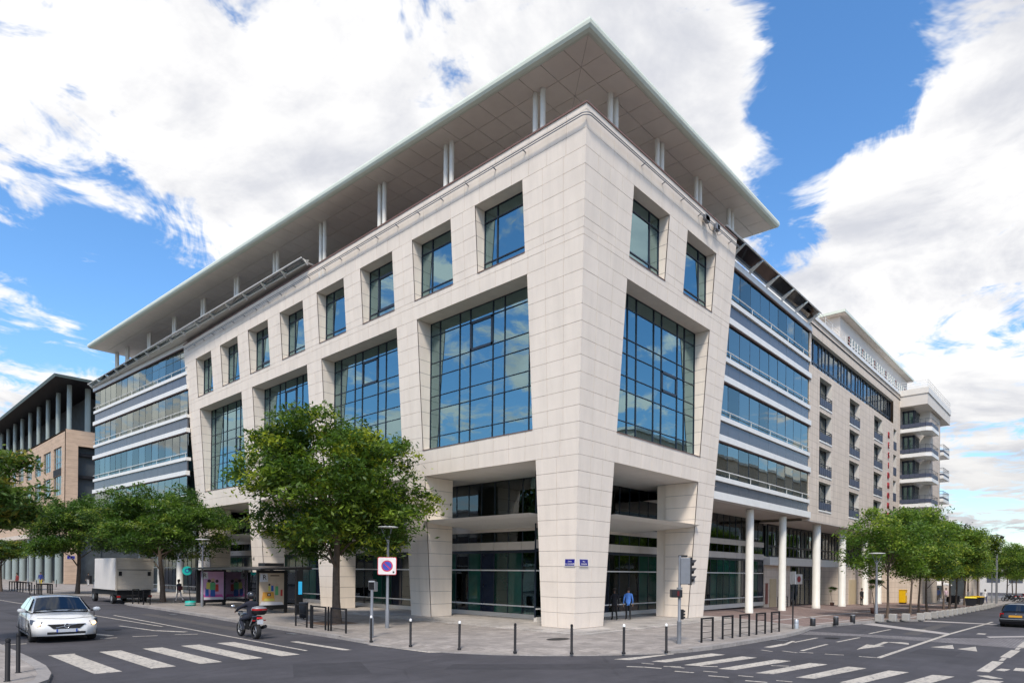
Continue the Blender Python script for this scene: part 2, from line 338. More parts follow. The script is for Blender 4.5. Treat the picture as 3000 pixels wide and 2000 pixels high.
# ---- windows
def pane_box(P, u0, u1, z0, z1, th=.012):
    return MB().hexa([P(u0, z0, 0), P(u1, z0, 0), P(u1, z0, -th), P(u0, z0, -th), P(u0, z1, 0), P(u1, z1, 0), P(u1, z1, -th), P(u0, z1, -th)])
def tilt(o, amt=.0022):
    me = o.data; c = sum((v.co for v in me.vertices), Vector())/len(me.vertices)
    m = Matrix.Rotation(rng.gauss(0, amt), 4, 'Z') @ Matrix.Rotation(rng.gauss(0, amt), 4, 'X') @ Matrix.Rotation(rng.gauss(0, amt), 4, 'Y')
    for v in me.vertices: v.co = m @ (v.co-c)
    o.location = c
def window(P, us, zls, w, glass, opens=(), name='window', frame=M['mullion'], pname='pane', amt=.0022, parent=None):
    """P(u,z,d) maps onto the glass plane; us / zls are the mullion lines"""
    win = empty(name, parent or office); fr = MB()
    def bar(u0, u1, z0, z1, d0=.05, d1=-.07): fr.hexa([P(u0, z0, d0), P(u1, z0, d0), P(u1, z0, d1), P(u0, z0, d1), P(u0, z1, d0), P(u1, z1, d0), P(u1, z1, d1), P(u0, z1, d1)])
    for i, u in enumerate(us): bar(u-w/2, u+w/2, zls[0], zls[-1])
    for z in zls: bar(us[0], us[-1], z-w/2, z+w/2, .046, -.066)
    for (a, b, c, d) in opens:
        for q in ((us[a], us[b], zls[c], zls[c]+.13), (us[a], us[b], zls[d]-.13, zls[d]), (us[a], us[a]+.13, zls[c], zls[d]), (us[b]-.13, us[b], zls[c], zls[d])): bar(*q, .058, -.05)
    fr.build('frame', frame, win, fix=True)
    for i in range(len(us)-1):
        for j in range(len(zls)-1):
            o = pane_box(P, us[i]+w*.3, us[i+1]-w*.3, zls[j]+w*.3, zls[j+1]-w*.3).build(pname, glass, win, fix=True); tilt(o, amt)
    return win
def reveal(win, P, inner, o, bottom=True, top=True):
    """lining of an opening between the leaning face and the glass; inner(u,z) gives the glass plane"""
    u0, u1, z0, z1 = o; z0 = max(z0, 0); mb = MB(); bk = MB()
    cs = [z for z in zs if z0+.05 < z < z1-.05]; cs = [z0]+cs+[z1]
    for u in (u0, u1):
        for a, b in zip(cs[:-1], cs[1:]):
            g = .012; mb.poly([P(u, a+g), inner(u, a+g), inner(u, b-g), P(u, b-g)], M['stone'])
        du = -.012 if u == u0 else .012
        mb.poly([P(u+du, z0), inner(u+du, z0), inner(u+du, z1), P(u+du, z1)], M['mortar'])
    n = max(1, round((u1-u0)/1.12))
    if top: mb.poly([P(u0, z1), P(u1, z1), inner(u1, z1), inner(u0, z1)], M['stone'])
    if bottom:
        mb.poly([P(u0, z0), P(u1, z0), inner(u1, z0+.06), inner(u0, z0+.06)], M['stone'])
        mb.hexa([P(u0, z0-.02, .03), P(u1, z0-.02, .03), P(u1, z0-.02, -.2), P(u0, z0-.02, -.2), P(u0, z0+.015, .03), P(u1, z0+.015, .03), P(u1, z0+.03, -.2), P(u0, z0+.03, -.2)], M['rust_cap'])
    mb.build('reveal', None, win)
def plane_x(x): return lambda u, z, d=0.0: (x-d, u, z)
def plane_y(y): return lambda u, z, d=0.0: (u, y-d, z)
XL, YL2, XS, YS2 = -0.13, -0.23, -0.75, -0.85
zrows = [9.8, 10.57, 12.16, 12.94, 14.1, 14.9, 16.5, 17.25]
for j, o in enumerate(LW):
    us = [o[0]]+[o[0]+v for v in (.74, 2.48, 3.35, 5.11, 5.97, 7.67)]+[o[1]]
    w = window(plane_x(XL), us, zrows, .032, M['glass'], [(3, 4, 5, 6)] if j != 3 else [(2, 3, 3, 4)]); reveal(w, PL, lambda u, z: (XL, u, z), o)
for i, o in enumerate(SW):
    us = [o[0], o[1]-.95, o[1]]; 
    w = window(plane_x(XS), us, [18.36, 18.95, 21.1, 21.75], .06, M['glass'], [(0, 1, 1, 2)] if i in (2, 5) else []); reveal(w, PL, lambda u, z: (XS, u, z), o)
for o in RLW:
    us = [o[0]]+[o[0]+v for v in (1.55, 2.42, 4.2, 5.06, 6.85, 7.7)]+[o[1]]
    w = window(plane_y(YL2), us, zrows, .032, M['glass'], [(4, 5, 3, 4)]); reveal(w, PR, lambda u, z: (u, YL2, z), o)
for i, o in enumerate(RSW):
    us = [o[0], o[1]-.95, o[1]]
    w = window(plane_y(YS2), us, [18.36, 18.95, 21.1, 21.75], .06, M['glass']); reveal(w, PR, lambda u, z: (u, YS2, z), o)
# pylon sides, backs and ends at street level
def quad(name, pts, mat=M['stone'], parent=None): return MB().poly(pts, mat).build(name, None, parent or office)
def pyl(P, edges, inner):
    for u, sgn in edges:
        py = MB()
        for a, b in zip(zs[:11], zs[1:12]):
            g = .012; py.poly([P(u, a+g), inner(u, a+g), inner(u, b-g), P(u, b-g)], M['stone'])
        py.poly([P(u-.012*sgn, 0), inner(u-.012*sgn, 0), inner(u-.012*sgn, 8.25), P(u-.012*sgn, 8.25)], M['mortar'])
        py.build('pylon_side', None, office)
BK = 1.63
pyl(PL, [(o[0], 1) for o in LG]+[(o[1], -1) for o in LG]+[(43.55, 1)], lambda u, z: (BK, u, z))
pyl(PR, [(RG[0][0], 1), (RG[0][1], -1)], lambda u, z: (u, BK, z))
for a, b in [(LG[j][1], LG[j+1][0]) for j in range(3)]+[(LG[3][1], 43.55)]: quad('pylon_back', [(BK, a, 0), (BK, b, 0), (BK, b, 8.25), (BK, a, 8.25)])
MB().poly([(BK, BK, 0), (BK, 2.05, 0), (BK, 2.05, 8.25), (BK, BK, 8.25)], M['stone']).poly([(BK, BK, 0), (2.4, BK, 0), (2.4, BK, 8.25), (BK, BK, 8.25)], M['stone']).build('pylon_back', None, office, fix=True)
quad('pylon_back', [(11.42, BK, 0), (13.4, BK, 0), (13.4, BK, 8.25), (11.42, BK, 8.25)])
quad('frame_end', [PR(13.38, 0), (13.38, BK, 0), (13.95, BK, ZTOP), PR(rend(ZTOP), ZTOP)]); quad('frame_end', [PL(43.55, 0), (BK, 43.55, 0), (0.5, 44.7, ZTOP), PL(lend(ZTOP), ZTOP)])
MB().box(11.5, 12.6, 1.64, 2.25, 0, 8.24, M['stone']).build('entrance_pier', None, office)
# portico ceiling under the frame
ce = MB()
ce.poly([(-.57, -.57, 8.262), (14, -.57, 8.262), (14, 4.4, 8.262), (3.7, 4.4, 8.262), (3.7, 44, 8.262), (-.57, 44, 8.262)]); ce.build('portico_ceiling', M['ceiling'], office)
# street-level glazing: left run, right run and its continuation under both glass wings
def shopfront(P, u0, u1, step, name):
    n = max(1, round((u1-u0)/step)); us = [u0+(u1-u0)*k/n for k in range(n+1)]
    sf = empty(name, office); mb = MB()
    def bar(a, b, za, zb, d0, d1, mat): mb.hexa([P(a, za, d0), P(b, za, d0), P(b, za, d1), P(a, za, d1), P(a, zb, d0), P(b, zb, d0), P(b, zb, d1), P(a, zb, d1)], mat)
    bar(u0, u1, -.1, .24, .12, -.1, M['plaster'])
    for z in (.66, 2.76): bar(u0, u1, z, z+.075, .06, -.04, M['white'])
    bar(u0, u1, 3.84, 4.02, .04, -.1, M['mullion']); 
    bar(u0, u1, 5.56, 5.62, .1, -.1, M['mullion'])
    for u in us: bar(u-.025, u+.025, .24, 8.24, .03, -.06, M['mullion'])
    mb.build('frame', None, sf, fix=True)
    for a, b in zip(us[:-1], us[1:]):
        film = [rng.random()]
        for za, zb in ((4.02, 4.5), (5.13, 5.56)):
            g = .01; MB().hexa([P(a+g, za, .09), P(b-g, za, .09), P(b-g, za, -.1), P(a+g, za, -.1), P(a+g, zb, .09), P(b-g, zb, .09), P(b-g, zb, -.1), P(a+g, zb, -.1)]).build('fascia_panel', M['plaster'], sf, fix=True)
        for za, zb in ((.24, .66), (.735, 2.76), (2.835, 3.84), (4.5, 5.13), (5.62, 8.23)):
            gm = M['glass_dark']
            if zb < 3.9 and film[0] < .4: gm = M['film_green']
            elif zb < 3.9 and film[0] < .66: gm = M['film_navy']
            o = pane_box(P, a+.02, b-.02, za, zb).build('shop_pane', gm, sf, fix=True); tilt(o, .0015)
    return sf, us
GX, GY = 3.6, 4.2
sfl, usl = shopfront(plane_x(GX), 2.0, 69, 1.15, 'street_glazing'); sfr, usr = shopfront(plane_y(GY), 2.0, 33.6, 1.15, 'street_glazing')
gc = MB()
for us, fn in ((usl, lambda u, d: (GX+d, u)), (usr, lambda u, d: (u, GY+d))):
    for a, b in zip(us[:-1], us[1:]):
        r = rng.random()
        if r < .62:
            w0 = a+rng.uniform(.02, .5); w1 = b-rng.uniform(.02, .4); K = 9; h = [fn(w0+(w1-w0)*k/K, .28+(.05 if k % 2 else 0)) for k in range(K+1)]
            for k in range(K): gc.poly([(*h[k], .3), (*h[k+1], .3), (*h[k+1], 3.8), (*h[k], 3.8)])
gc.build('curtain', M['green_curtain'], office)
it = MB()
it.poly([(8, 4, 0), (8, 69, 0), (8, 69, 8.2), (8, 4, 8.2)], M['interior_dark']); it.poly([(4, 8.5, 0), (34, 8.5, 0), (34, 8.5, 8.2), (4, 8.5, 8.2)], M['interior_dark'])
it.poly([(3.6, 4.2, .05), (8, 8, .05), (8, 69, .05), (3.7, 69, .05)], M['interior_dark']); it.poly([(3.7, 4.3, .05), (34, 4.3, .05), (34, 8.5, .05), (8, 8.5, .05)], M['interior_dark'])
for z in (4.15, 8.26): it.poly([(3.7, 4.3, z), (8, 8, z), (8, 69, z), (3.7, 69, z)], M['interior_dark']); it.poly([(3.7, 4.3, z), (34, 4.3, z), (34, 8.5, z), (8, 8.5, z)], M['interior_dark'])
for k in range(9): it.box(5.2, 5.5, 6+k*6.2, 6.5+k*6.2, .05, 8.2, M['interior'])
# upper floors
for a, b, c, d in ((8.27, 8.6, 0, 0), (12.25, 12.86, 0, 0), (17.3, 18.3, 0, 0), (21.8, 22.5, 0, 0)):
    it.box(.1, 6.4, .3, 68.5, a, b, M['interior']); it.box(6.4, 33, .3, 6.4, a, b, M['interior'])
it.poly([(6.2, 6.2, 8.3), (6.2, 68, 8.3), (6.2, 68, 22), (6.2, 6.2, 22)], M['interior']); it.poly([(6.2, 6.2, 8.3), (33, 6.2, 8.3), (33, 6.2, 22), (6.2, 6.2, 22)], M['interior'])
for k in range(7): it.box(.6, 1.05, 11.2+k*5.21-.2, 11.2+k*5.21+.2, 8.6, 21.8, M['curtain'])
for k in range(13): it.poly([(1.2, 1.2+5.21*k, 8.6), (6.2, 1.2+5.21*k, 8.6), (6.2, 1.2+5.21*k, 21.8), (1.2, 1.2+5.21*k, 21.8)], M['interior'])
for k in range(6): it.poly([(1.8+5.4*k, 1.2, 8.6), (1.8+5.4*k, 6.2, 8.6), (1.8+5.4*k, 6.2, 21.8), (1.8+5.4*k, 1.2, 21.8)], M['interior'])
it.build('interior', None, office)
bl = MB()                                     # pale blinds standing behind the glass
for o in LW:
    for a, b in ((2.75, 3.3), (5.3, 5.9), (.25, .6), (6.6, 7.2)):
        for (za, zb) in ((8.9, 12.2), (12.95, 17.2)):
            if rng.random() < .85: bl.poly([(.22, o[0]+a, za), (.22, o[0]+b, za), (.22, o[0]+b, zb), (.22, o[0]+a, zb)])
for a, b in ((1.65, 2.3), (4.4, 5.0), (7.0, 7.6)):
    for (za, zb) in ((8.9, 12.2), (12.95, 17.2)): bl.poly([(2.43+a, .12, za), (2.43+b, .12, za), (2.43+b, .12, zb), (2.43+a, .12, zb)])
for o in SW: bl.poly([(-.35, o[1]-.75, 18.4), (-.35, o[1]-.3, 18.4), (-.35, o[1]-.3, 21.6), (-.35, o[1]-.75, 21.6)])
bl.build('blind', M['curtain'], office)
# thin wing canopies between the pylons
for (u0, u1), P2, G0 in [((o[0]+.35, o[1]+.12), 0, GX) for o in LG]+[((RG[0][0]+.2, RG[0][1]+.1), 1, GY)]:
    n = MB(); f = (lambda u, d, z: (d, u, z)) if not P2 else (lambda u, d, z: (u, d, z))
    n.hexa([f(u0+.25, -.1, 5.52), f(u1, -.1, 5.52), f(u1, G0-.1, 5.30), f(u0+.25, G0-.1, 5.30), f(u0, -.62, 5.66), f(u1+.1, -.62, 5.66), f(u1, G0-.1, 5.68), f(u0, G0-.1, 5.68)])
    n.build('canopy', M['white'], office, fix=True)
# ---- glass wings either side of the frame
def wing(A, B, n_pane, name, z_soffit=7.55):
    A = Vector(A); B = Vector(B); e = (B-A); Ln = e.length; e.normalize(); nr = Vector((-e.y, e.x)) if (Vector((-e.y, e.x)).dot(Vector((CAM.x, CAM.y))-A) > 0) else Vector((e.y, -e.x))
    P = lambda t, z, d=0.0: ((A+e*t+nr*d).x, (A+e*t+nr*d).y, z)
    w = empty(name, office); mb = MB()
    def bar(a, b, za, zb, d0, d1, mat): mb.hexa([P(a, za, d0), P(b, za, d0), P(b, za, d1), P(a, za, d1), P(a, zb, d0), P(b, zb, d0), P(b, zb, d1), P(a, zb, d1)], mat)
    us = [Ln*k/n_pane for k in range(n_pane+1)]
    for L in (23.85, 19.85, 15.85, 11.85):
        led = MB(); led.hexa([P(-.1, L-.42, .18), P(Ln+.25, L-.42, .18), P(Ln+.25, L-.42, -.2), P(-.1, L-.42, -.2), P(-.1, L-.01, .18), P(Ln+.25, L-.01, .18), P(Ln+.25, L-.01, -.2), P(-.1, L-.01, -.2)], M['white']); led.build('ledge', None, w)
        bar(-.1, Ln+.32, L-.50, L-.44, .13, .06, M['rust_cap'])
        bar(-.1, Ln+.1, L-.54, L-.425, .02, -.3, M['mullion'])
        for k in range(n_pane):
            r = rng.random(); o = pane_box(P, us[k]+.012, us[k+1]-.012, L-2.76, L-.53).build('glazing_panel', M['glass_wing_b'] if r < .45 else M['glass_wing'], w, fix=True); tilt(o, .004)
            MB().hexa([P(us[k]+.01, L-3.98, .03), P(us[k+1]-.01, L-3.98, .03), P(us[k+1]-.01, L-3.98, -.1), P(us[k]+.01, L-3.98, -.1), P(us[k]+.01, L-3.07, .03), P(us[k+1]-.01, L-3.07, .03), P(us[k+1]-.01, L-3.07, -.1), P(us[k]+.01, L-3.07, -.1)]).build('spandrel_panel', M['spandrel'], w, fix=True)
            if r < .45: bar(us[k]+.03, us[k+1]-.03, L-2.7, L-.5, -.10, -.12, M['curtain'])
            elif r < .62: bar(us[k]+.03, us[k+1]-.03, L-2.7, L-.5, -.10, -.12, M['spandrel'])
            elif r < .8: bar(us[k]+.03, us[k+1]-.4, L-1.6, L-.5, -.10, -.12, M['curtain'])
        for u in us: bar(u-.014, u+.014, L-2.8, L-.3, .012, -.05, M['mullion'])
        bar(-.1, Ln+.1, L-3.06, L-2.76, .16, -.3, M['white'])
        mb.tube([P(-.2, L-2.38, .16), P(Ln, L-2.38, .16)], .035, 6, M['white'])
        for u in us[::2]: mb.tube([P(u, L-2.9, .14), P(u, L-2.38, .16)], .02, 5, M['white'])
    bar(-.3, Ln+.2, z_soffit, 8.05, .22, -.4, M['white'])
    mb.build('frame', None, w)
    # back of the rooms and the soffit
    q = MB(); q.poly([P(0, 8, -2.2), P(Ln, 8, -2.2), P(Ln, 23.6, -2.2), P(0, 23.6, -2.2)], M['interior'])
    q.poly([P(-.3, z_soffit+.01, .2), P(Ln, z_soffit+.01, .2), P(Ln, z_soffit+.01, -8), P(-.3, z_soffit+.01, -8)], M['plaster'])
    q.poly([P(Ln, 7.6, 0), P(Ln, 7.6, -8), P(Ln, 23.7, -8), P(Ln, 23.7, 0)], M['plaster']); q.poly([P(0, 23.8, .2), P(Ln, 23.8, .2), P(Ln, 23.8, -8), P(0, 23.8, -8)], M['plaster'])
    q.build('room_backing', None, w); return P, Ln
PWL, LWL = wing((-1.36, 44.35), (-2.65, 69.0), 15, 'glass_wing'); PWR, LWR = wing((13.3, .05), (32.6, .05), 11, 'glass_wing')
# glass sun shelves on brackets
def shelf(P, t0, t1, n, zf, zb, df, db):
    w = empty('sun_shelf', office); mb = MB()
    for k in range(n+1):
        t = t0+(t1-t0)*k/n
        mb.hexa([P(t-.03, zb-.28, db), P(t+.03, zb-.28, db), P(t+.03, zf-.07, df-.1), P(t-.03, zf-.07, df-.1), P(t-.03, zb, db), P(t+.03, zb, db), P(t+.03, zf-.02, df-.1), P(t-.03, zf-.02, df-.1)], M['white'])
        mb.hexa([P(t-.3, zb-.05, db+.1), P(t+.02, zb-.05, db+.1), P(t+.02, zf-.13, df-.3), P(t-.1, zf-.13, df-.3), P(t-.3, zb-.02, db+.1), P(t+.02, zb-.02, db+.1), P(t+.02, zf-.1, df-.3), P(t-.1, zf-.1, df-.3)], M['white'])
    mb.tube([P(t0, zf, df), P(t1, zf, df)], .05, 8, M['white']); mb.tube([P(t0, zb+.06, db+.04), P(t1, zb+.06, db+.04)], .05, 6, M['white'])
    mb.build('bracket', None, w)
    for k in range(n):
        a = t0+(t1-t0)*k/n+.05; b = t0+(t1-t0)*(k+1)/n-.05
        MB().hexa([P(a, zb, db), P(b, zb, db), P(b, zf, df), P(a, zf, df), P(a, zb+.015, db), P(b, zb+.015, db), P(b, zf+.015, df), P(a, zf+.015, df)]).build('glass_shelf', M['glass_clear'], w, fix=True)
shelf(lambda t, z, d: (-1.3-.025*t-d, t, z), 22, 69, 16, 24.12, 24.0, .42, -.06)
sl = MB(); sl.hexa([(-1.3-.025*22, 22, 23.87), (4, 22, 23.87), (2, 69, 23.87), (-1.3-.025*69, 69, 23.87), (-1.3-.025*22, 22, 23.98), (4, 22, 23.98), (2, 69, 23.98), (-1.3-.025*69, 69, 23.98)]); sl.build('terrace_edge', M['cream'], office)
shelf(PWR, .9, LWR, 6, 24.75, 24.3, .95, -.1)
# ---- flat roof with rounded edge, panelled soffit and paired columns
ZR = 26.27; T0 = Vector((-1.84, -1.84)); eL = Vector((-.0476, 1)).normalized(); eR = Vector((1, 0)); PW = 1.3245; nL, nR = 48, 16
roof = empty('roof', office)
def RP(i, j): p = T0+eL*(PW*i)+eR*(PW*j); return (p.x, p.y, ZR)       # i along the left edge, j along the right edge
def spanel(c):
    m = sum((Vector(q) for q in c), Vector())/len(c); out = [m+(Vector(q)-m)*(1-.022) for q in c]
    mb = MB(); n = len(out); lo = [tuple(q) for q in out]; hi = [(q[0], q[1], ZR+.04) for q in lo]; mb.poly(lo); mb.poly(list(reversed(hi)))
    for k in range(n): mb.poly([lo[k], hi[k], hi[(k+1) % n], lo[(k+1) % n]])
    return mb.build('soffit_panel', M['soffit'], roof, fix=True)
ROWS = 4
for i in range(nL):
    for j in range(ROWS):
        if i > j: spanel([RP(i, j), RP(i+1, j), RP(i+1, j+1), RP(i, j+1)])
        elif i == j: spanel([RP(i, i), RP(i+1, i), RP(i+1, i+1)])
for i in range(nR):
    for j in range(ROWS):
        if i > j: spanel([RP(j, i), RP(j, i+1), RP(j+1, i+1), RP(j+1, i)])
        elif i == j: spanel([RP(i, i), RP(i, i+1), RP(i+1, i+1)])
prof = [(0, -.005), (.12, 0), (.25, .06), (.33, .18), (.35, .32), (.31, .45), (.22, .54), (0, .6)]
path = [RP(nL, 9), RP(nL, 0), RP(0, 0), RP(0, nR), RP(9, nR)]
outd = [(eL, eL), (eL, -eR), (-eR, -eL), (-eL, eR), (eR, eR)]
mb = MB(); rows = []
for (p, (n1, n2)) in zip(path, outd):
    p = Vector(p[:2]); o = n1 if n1 == n2 else n1+n2; rows.append([(p.x+o.x*d, p.y+o.y*d, ZR+z) for d, z in prof])
for a, b in zip(rows[:-1], rows[1:]):
    for k in range(len(prof)-1): mb.poly([a[k], b[k], b[k+1], a[k+1]], None, False)
mb.poly([r[-1] for r in rows]); ed = mb.build('roof_edge', M['roof_edge'], roof, fix=True)
dk = MB(); dk.poly([(q[0], q[1], ZR+.05) for q in path]); dk.poly([(q[0], q[1], ZR+.5) for q in path]); dk.build('roof_deck', M['char'], roof)
cols = [(-.75, 1.9)]
for k in range(10):
    y_ = 8.1+5.81*k; x_ = -.78-.0455*y_
    if y_ > 16: x2 = -.95-.027*y_; y_ += 4.4*(x2-x_); x_ = x2
    cols.append((x_, min(y_, 61.2)))
for (x, y) in cols:
    for s_ in (-.24, .24): MB().lathe([(.135, 0), (.135, 3.72 if y < 22 else 2.30)], x, y+s_, 22.56 if y < 22 else 23.98, 14, M['column']).build('roof_column', None, office)
for x in (1.95, 6.45, 10.95, 15.45):
    for s_ in (-.24, .24): MB().lathe([(.135, 0), (.135, 3.72)], x+s_, -.6, 22.56, 14, M['column']).build('roof_column', None, office)
# cleaning-cradle rail running round the top of the frame
rl = MB(); zr = 22.95; fx = -S*zr
q0 = fx-.22
pth = [(q0, 44.2, zr)]+[(q0+.36*(1-math.cos(R(t))), q0+.36*(1-math.sin(R(t))), zr) for t in range(0, 91, 10)]+[(14.1, q0, zr)]
for dz in (-.05, .06): rl.tube([(x, y, z+dz) for x, y, z in pth], .024, 6)
for u in range(2, 44, 2): rl.tube([(q0, u, zr), (fx+.02, u, zr-.05)], .03, 5); 
for u in range(3, 14, 2): rl.tube([(u, q0, zr), (u, fx+.02, zr-.05)], .03, 5)
for u in (9.6, 10.9):
    for k in range(7): rl.box(u+rng.uniform(-.25, .1), u+rng.uniform(.1, .3), fx-.3, fx-.1, zr+rng.uniform(-.2, 0), zr+rng.uniform(.02, .2))
rl.tube([(9.6, fx-.2, zr), (10, fx-.25, zr-.5), (10.5, fx-.25, zr-.45), (10.9, fx-.2, zr)], .02, 5); rl.tube([(10.9, fx-.2, zr), (11.1, fx-.2, zr-.4), (11.6, fx-.2, zr-.1)], .015, 5)
rl.build('cradle_rail', M['grey_metal'], office)
# round white columns under the wings
for x, y in ((13.75, .95), (22.3, .75), (28.9, .75)): MB().lathe([(.30, -.4), (.30, .18), (.285, .2), (.285, 7.6)], x, y, zg(x, 0), 20, M['column']).build('column', None, office)
for x, y in ((1.3, 47.5), (1.5, 53.8), (1.5, 59.5), (1.4, 65.5)): MB().lathe([(.36, -.1), (.36, .2), (.34, .22), (.34, 7.6)], x, y, 0, 20, M['column']).build('column', None, office)
# numbers and plates on the stone
def text(name, s, size, mat, parent, loc, rot, align='CENTER', extr=.002, lx=None):
    cu = bpy.data.curves.new(name, 'FONT'); cu.body = s; cu.size = size; cu.align_x = align; cu.align_y = 'CENTER'; cu.extrude = extr
    tmp = bpy.data.objects.new('tmp', cu); COL.objects.link(tmp); dg = bpy.context.evaluated_depsgraph_get(); me = bpy.data.meshes.new_from_object(tmp.evaluated_get(dg)); bpy.data.objects.remove(tmp)
    me.materials.clear(); me.materials.append(mat); o = link(name, me, parent, loc); o.rotation_euler = rot; return o
for s_, u in (('40', 33.0), ('42', 43.0)): text('house_number', s_, .38, M['char'], office, PL(u, 3.55, .012), (R(90)+S, 0, R(-90)))
# ================================================================== ground, streets, pavements
def asphalt():
    s = Mat('asphalt'); p = s.pos(); f = s.ramp(s.noise(p, .22, 6, .62), .66, 1.34, .3, .7)
    f = s.math('MULTIPLY', f, s.ramp(s.noise(p, 1.7, 5, .7), .86, 1.14, .3, .7)); f = s.math('MULTIPLY', f, s.ramp(s.noise(p, 90, 2), .82, 1.18, .3, .7)); f = s.math('MULTIPLY', f, s.ramp(s.noise(s.pos((.25, 3, 1)), 1, 3), .9, 1.1, .3, .7))
    cr = s.node('ShaderNodeTexVoronoi'); cr.feature = 'DISTANCE_TO_EDGE'; cr.inputs['Scale'].default_value = .22; s.l.new(s.pos(), cr.inputs['Vector'])
    wv = s.noise(p, 1.3, 4); f = s.math('MULTIPLY', f, s.ramp(s.math('ADD', cr.outputs['Distance'], s.math('MULTIPLY', wv, .05)), .72, 1.0, .022, .034))
    s.set(s.scale((.049, .046, .052), f), s.ramp(s.noise(p, 2, 3), .75, .92)); s.bump(s.noise(p, 120, 2), .35, .006); return s.m
def slabs(name, col, bw, rh, mortar, msize=.008, var=.14, off=.5, rot=0.0):
    s = Mat(name); p = s.pos(); mp = s.node('ShaderNodeMapping'); mp.inputs['Rotation'].default_value = (0, 0, rot); s.l.new(p, mp.inputs[0])
    br = s.node('ShaderNodeTexBrick'); br.offset = off; br.inputs['Scale'].default_value = 1; br.inputs['Brick Width'].default_value = bw; br.inputs['Row Height'].default_value = rh; br.inputs['Mortar Size'].default_value = msize
    c1 = tuple(c*(1+var) for c in col); c2 = tuple(c*(1-var) for c in col)
    br.inputs['Color1'].default_value = (*c1, 1); br.inputs['Color2'].default_value = (*c2, 1); br.inputs['Mortar'].default_value = (*mortar, 1); s.l.new(mp.outputs[0], br.inputs['Vector'])
    f = s.ramp(s.noise(p, .8, 6, .6), .8, 1.18, .3, .7); f = s.math('MULTIPLY', f, s.ramp(s.noise(p, 5, 5, .65), .82, 1.12, .3, .7)); f = s.math('MULTIPLY', f, s.ramp(s.noise(p, 60, 2), .9, 1.1, .3, .7))
    s.set(s.scale(br.outputs['Color'], f), .85); s.bump(br.outputs['Fac'], -.3, .01); return s.m
def paint():
    s = Mat('road_paint'); p = s.pos(); n = s.noise(p, 9, 6, .7); w = s.ramp(n, 0, 1, .38, .47)
    s.set(s.mix(w, (.16, .15, .15), s.scale((.46, .42, .36), s.ramp(s.noise(p, 1.2, 4), .85, 1.1, .3, .7))), .75); return s.m
M['asphalt'] = asphalt(); M['patch'] = simple('asphalt_patch', (.036, .034, .039), .9, 0, .25, 3, bump=.3); M['patch2'] = simple('worn_asphalt_patch', (.075, .068, .066), .9, 0, .25, 3, bump=.3); M['paint'] = paint()
M['pavement'] = slabs('pavement_slabs', (.275, .245, .22), .62, .42, (.17, .15, .14))
M['plinth'] = slabs('plinth_slabs', (.36, .33, .30), .9, .9, (.24, .22, .2), off=0)
M['brick_paving'] = slabs('brick_paving', (.225, .155, .135), .22, .11, (.15, .12, .11), .012, .18)
M['cobble'] = slabs('cobble_strip', (.20, .185, .19), .13, .12, (.09, .085, .085), .02, .25)
M['pale_band'] = simple('pale_stone_band', (.36, .33, .31), .85, 0, .15, 4)
M['soil'] = simple('tree_pit_soil', (.17, .10, .06), .95, 0, .3, 8, bump=.4)
def sheet(name, pts, z, mat, parent=None, kind='structure'):
    bm = bmesh.new(); f = bm.faces.new([bm.verts.new((p[0], p[1], 0)) for p in pts])
    if f.normal.z < 0 or True: bm.normal_update()
    if f.normal.z < 0: f.normal_flip()
    for c in (14.0, 154.0): bmesh.ops.bisect_plane(bm, geom=bm.verts[:]+bm.edges[:]+bm.faces[:], plane_co=(c, 0, 0), plane_no=(1, 0, 0))
    bmesh.ops.triangulate(bm, faces=bm.faces[:])
    for v in bm.verts: v.co.z = zg(v.co.x, z)
    me = bpy.data.meshes.new(name); bm.to_mesh(me); bm.free(); me.materials.append(mat); o = link(name, me, parent)
    if parent is None: o['kind'] = kind
    return o
ZROAD, ZPAV = -.2, -.07
sheet('ground', [(-2500, -2500), (2500, -2500), (2500, 2500), (-2500, 2500)], -.26, M['asphalt'])
sheet('road', [(-120, -120), (260, -120), (260, 260), (-120, 260)], ZROAD, M['asphalt'])
kerb = [(-9.2, 170), (-8.6, 62), (-8.45, 60), (-7.2, 58.6), (-6.0, 57.4), (-6.0, 41.5), (-7.0, 40), (-8.1, 38.6), (-8.32, 37), (-8.45, 29.5), (-8.85, 20.8), (-9.12, 16.3), (-9.4, 12), (-9.6, 5.2)]
drop = [(-9.75, 3.2), (-9.85, 1.2), (-9.6, -.4), (-9.2, -1.6), (-8.5, -2.9), (-7.4, -4.3), (-5.9, -5.6), (-4.3, -6.6), (-3.5, -7.05)]
kerb2 = [(-2.4, -7.35), (-1.2, -7.55), (.8, -7.65), (6, -7.78), (8.6, -7.6), (11, -7.2), (13.9, -7.2), (18.5, -7.75), (22.5, -8.2), (24.2, -8.8), (25.6, -9.45), (35, -9.75), (52, -9.6), (72, -9.2), (160, -8)]
allk = kerb+drop+kerb2
# pavement with a lowered edge round the corner
def offset_in(i, d):
    a = Vector(allk[max(i-1, 0)]); b = Vector(allk[min(i+1, len(allk)-1)]); t = (b-a).normalized(); n = Vector((-t.y, t.x)); return Vector(allk[i])+n*d
mb = MB(); inner = []
for i, p in enumerate(allk): inner.append(tuple(offset_in(i, 1.1 if len(kerb) <= i < len(kerb)+len(drop) else .32)))
dz = lambda i: -.175 if len(kerb) <= i < len(kerb)+len(drop) else ZPAV
for i in range(len(allk)-1):
    q = [(*allk[i], zg(allk[i][0], dz(i))), (*allk[i+1], zg(allk[i+1][0], dz(i+1))), (*inner[i+1], zg(inner[i+1][0], ZPAV)), (*inner[i], zg(inner[i][0], ZPAV))]; mb.poly(q)
o = mb.build('pavement_edge', M['pavement'], None); o['kind'] = 'structure'
sheet('pavement', inner+[(160, 60), (40, 60), (40, 170)], ZPAV, M['pavement'])
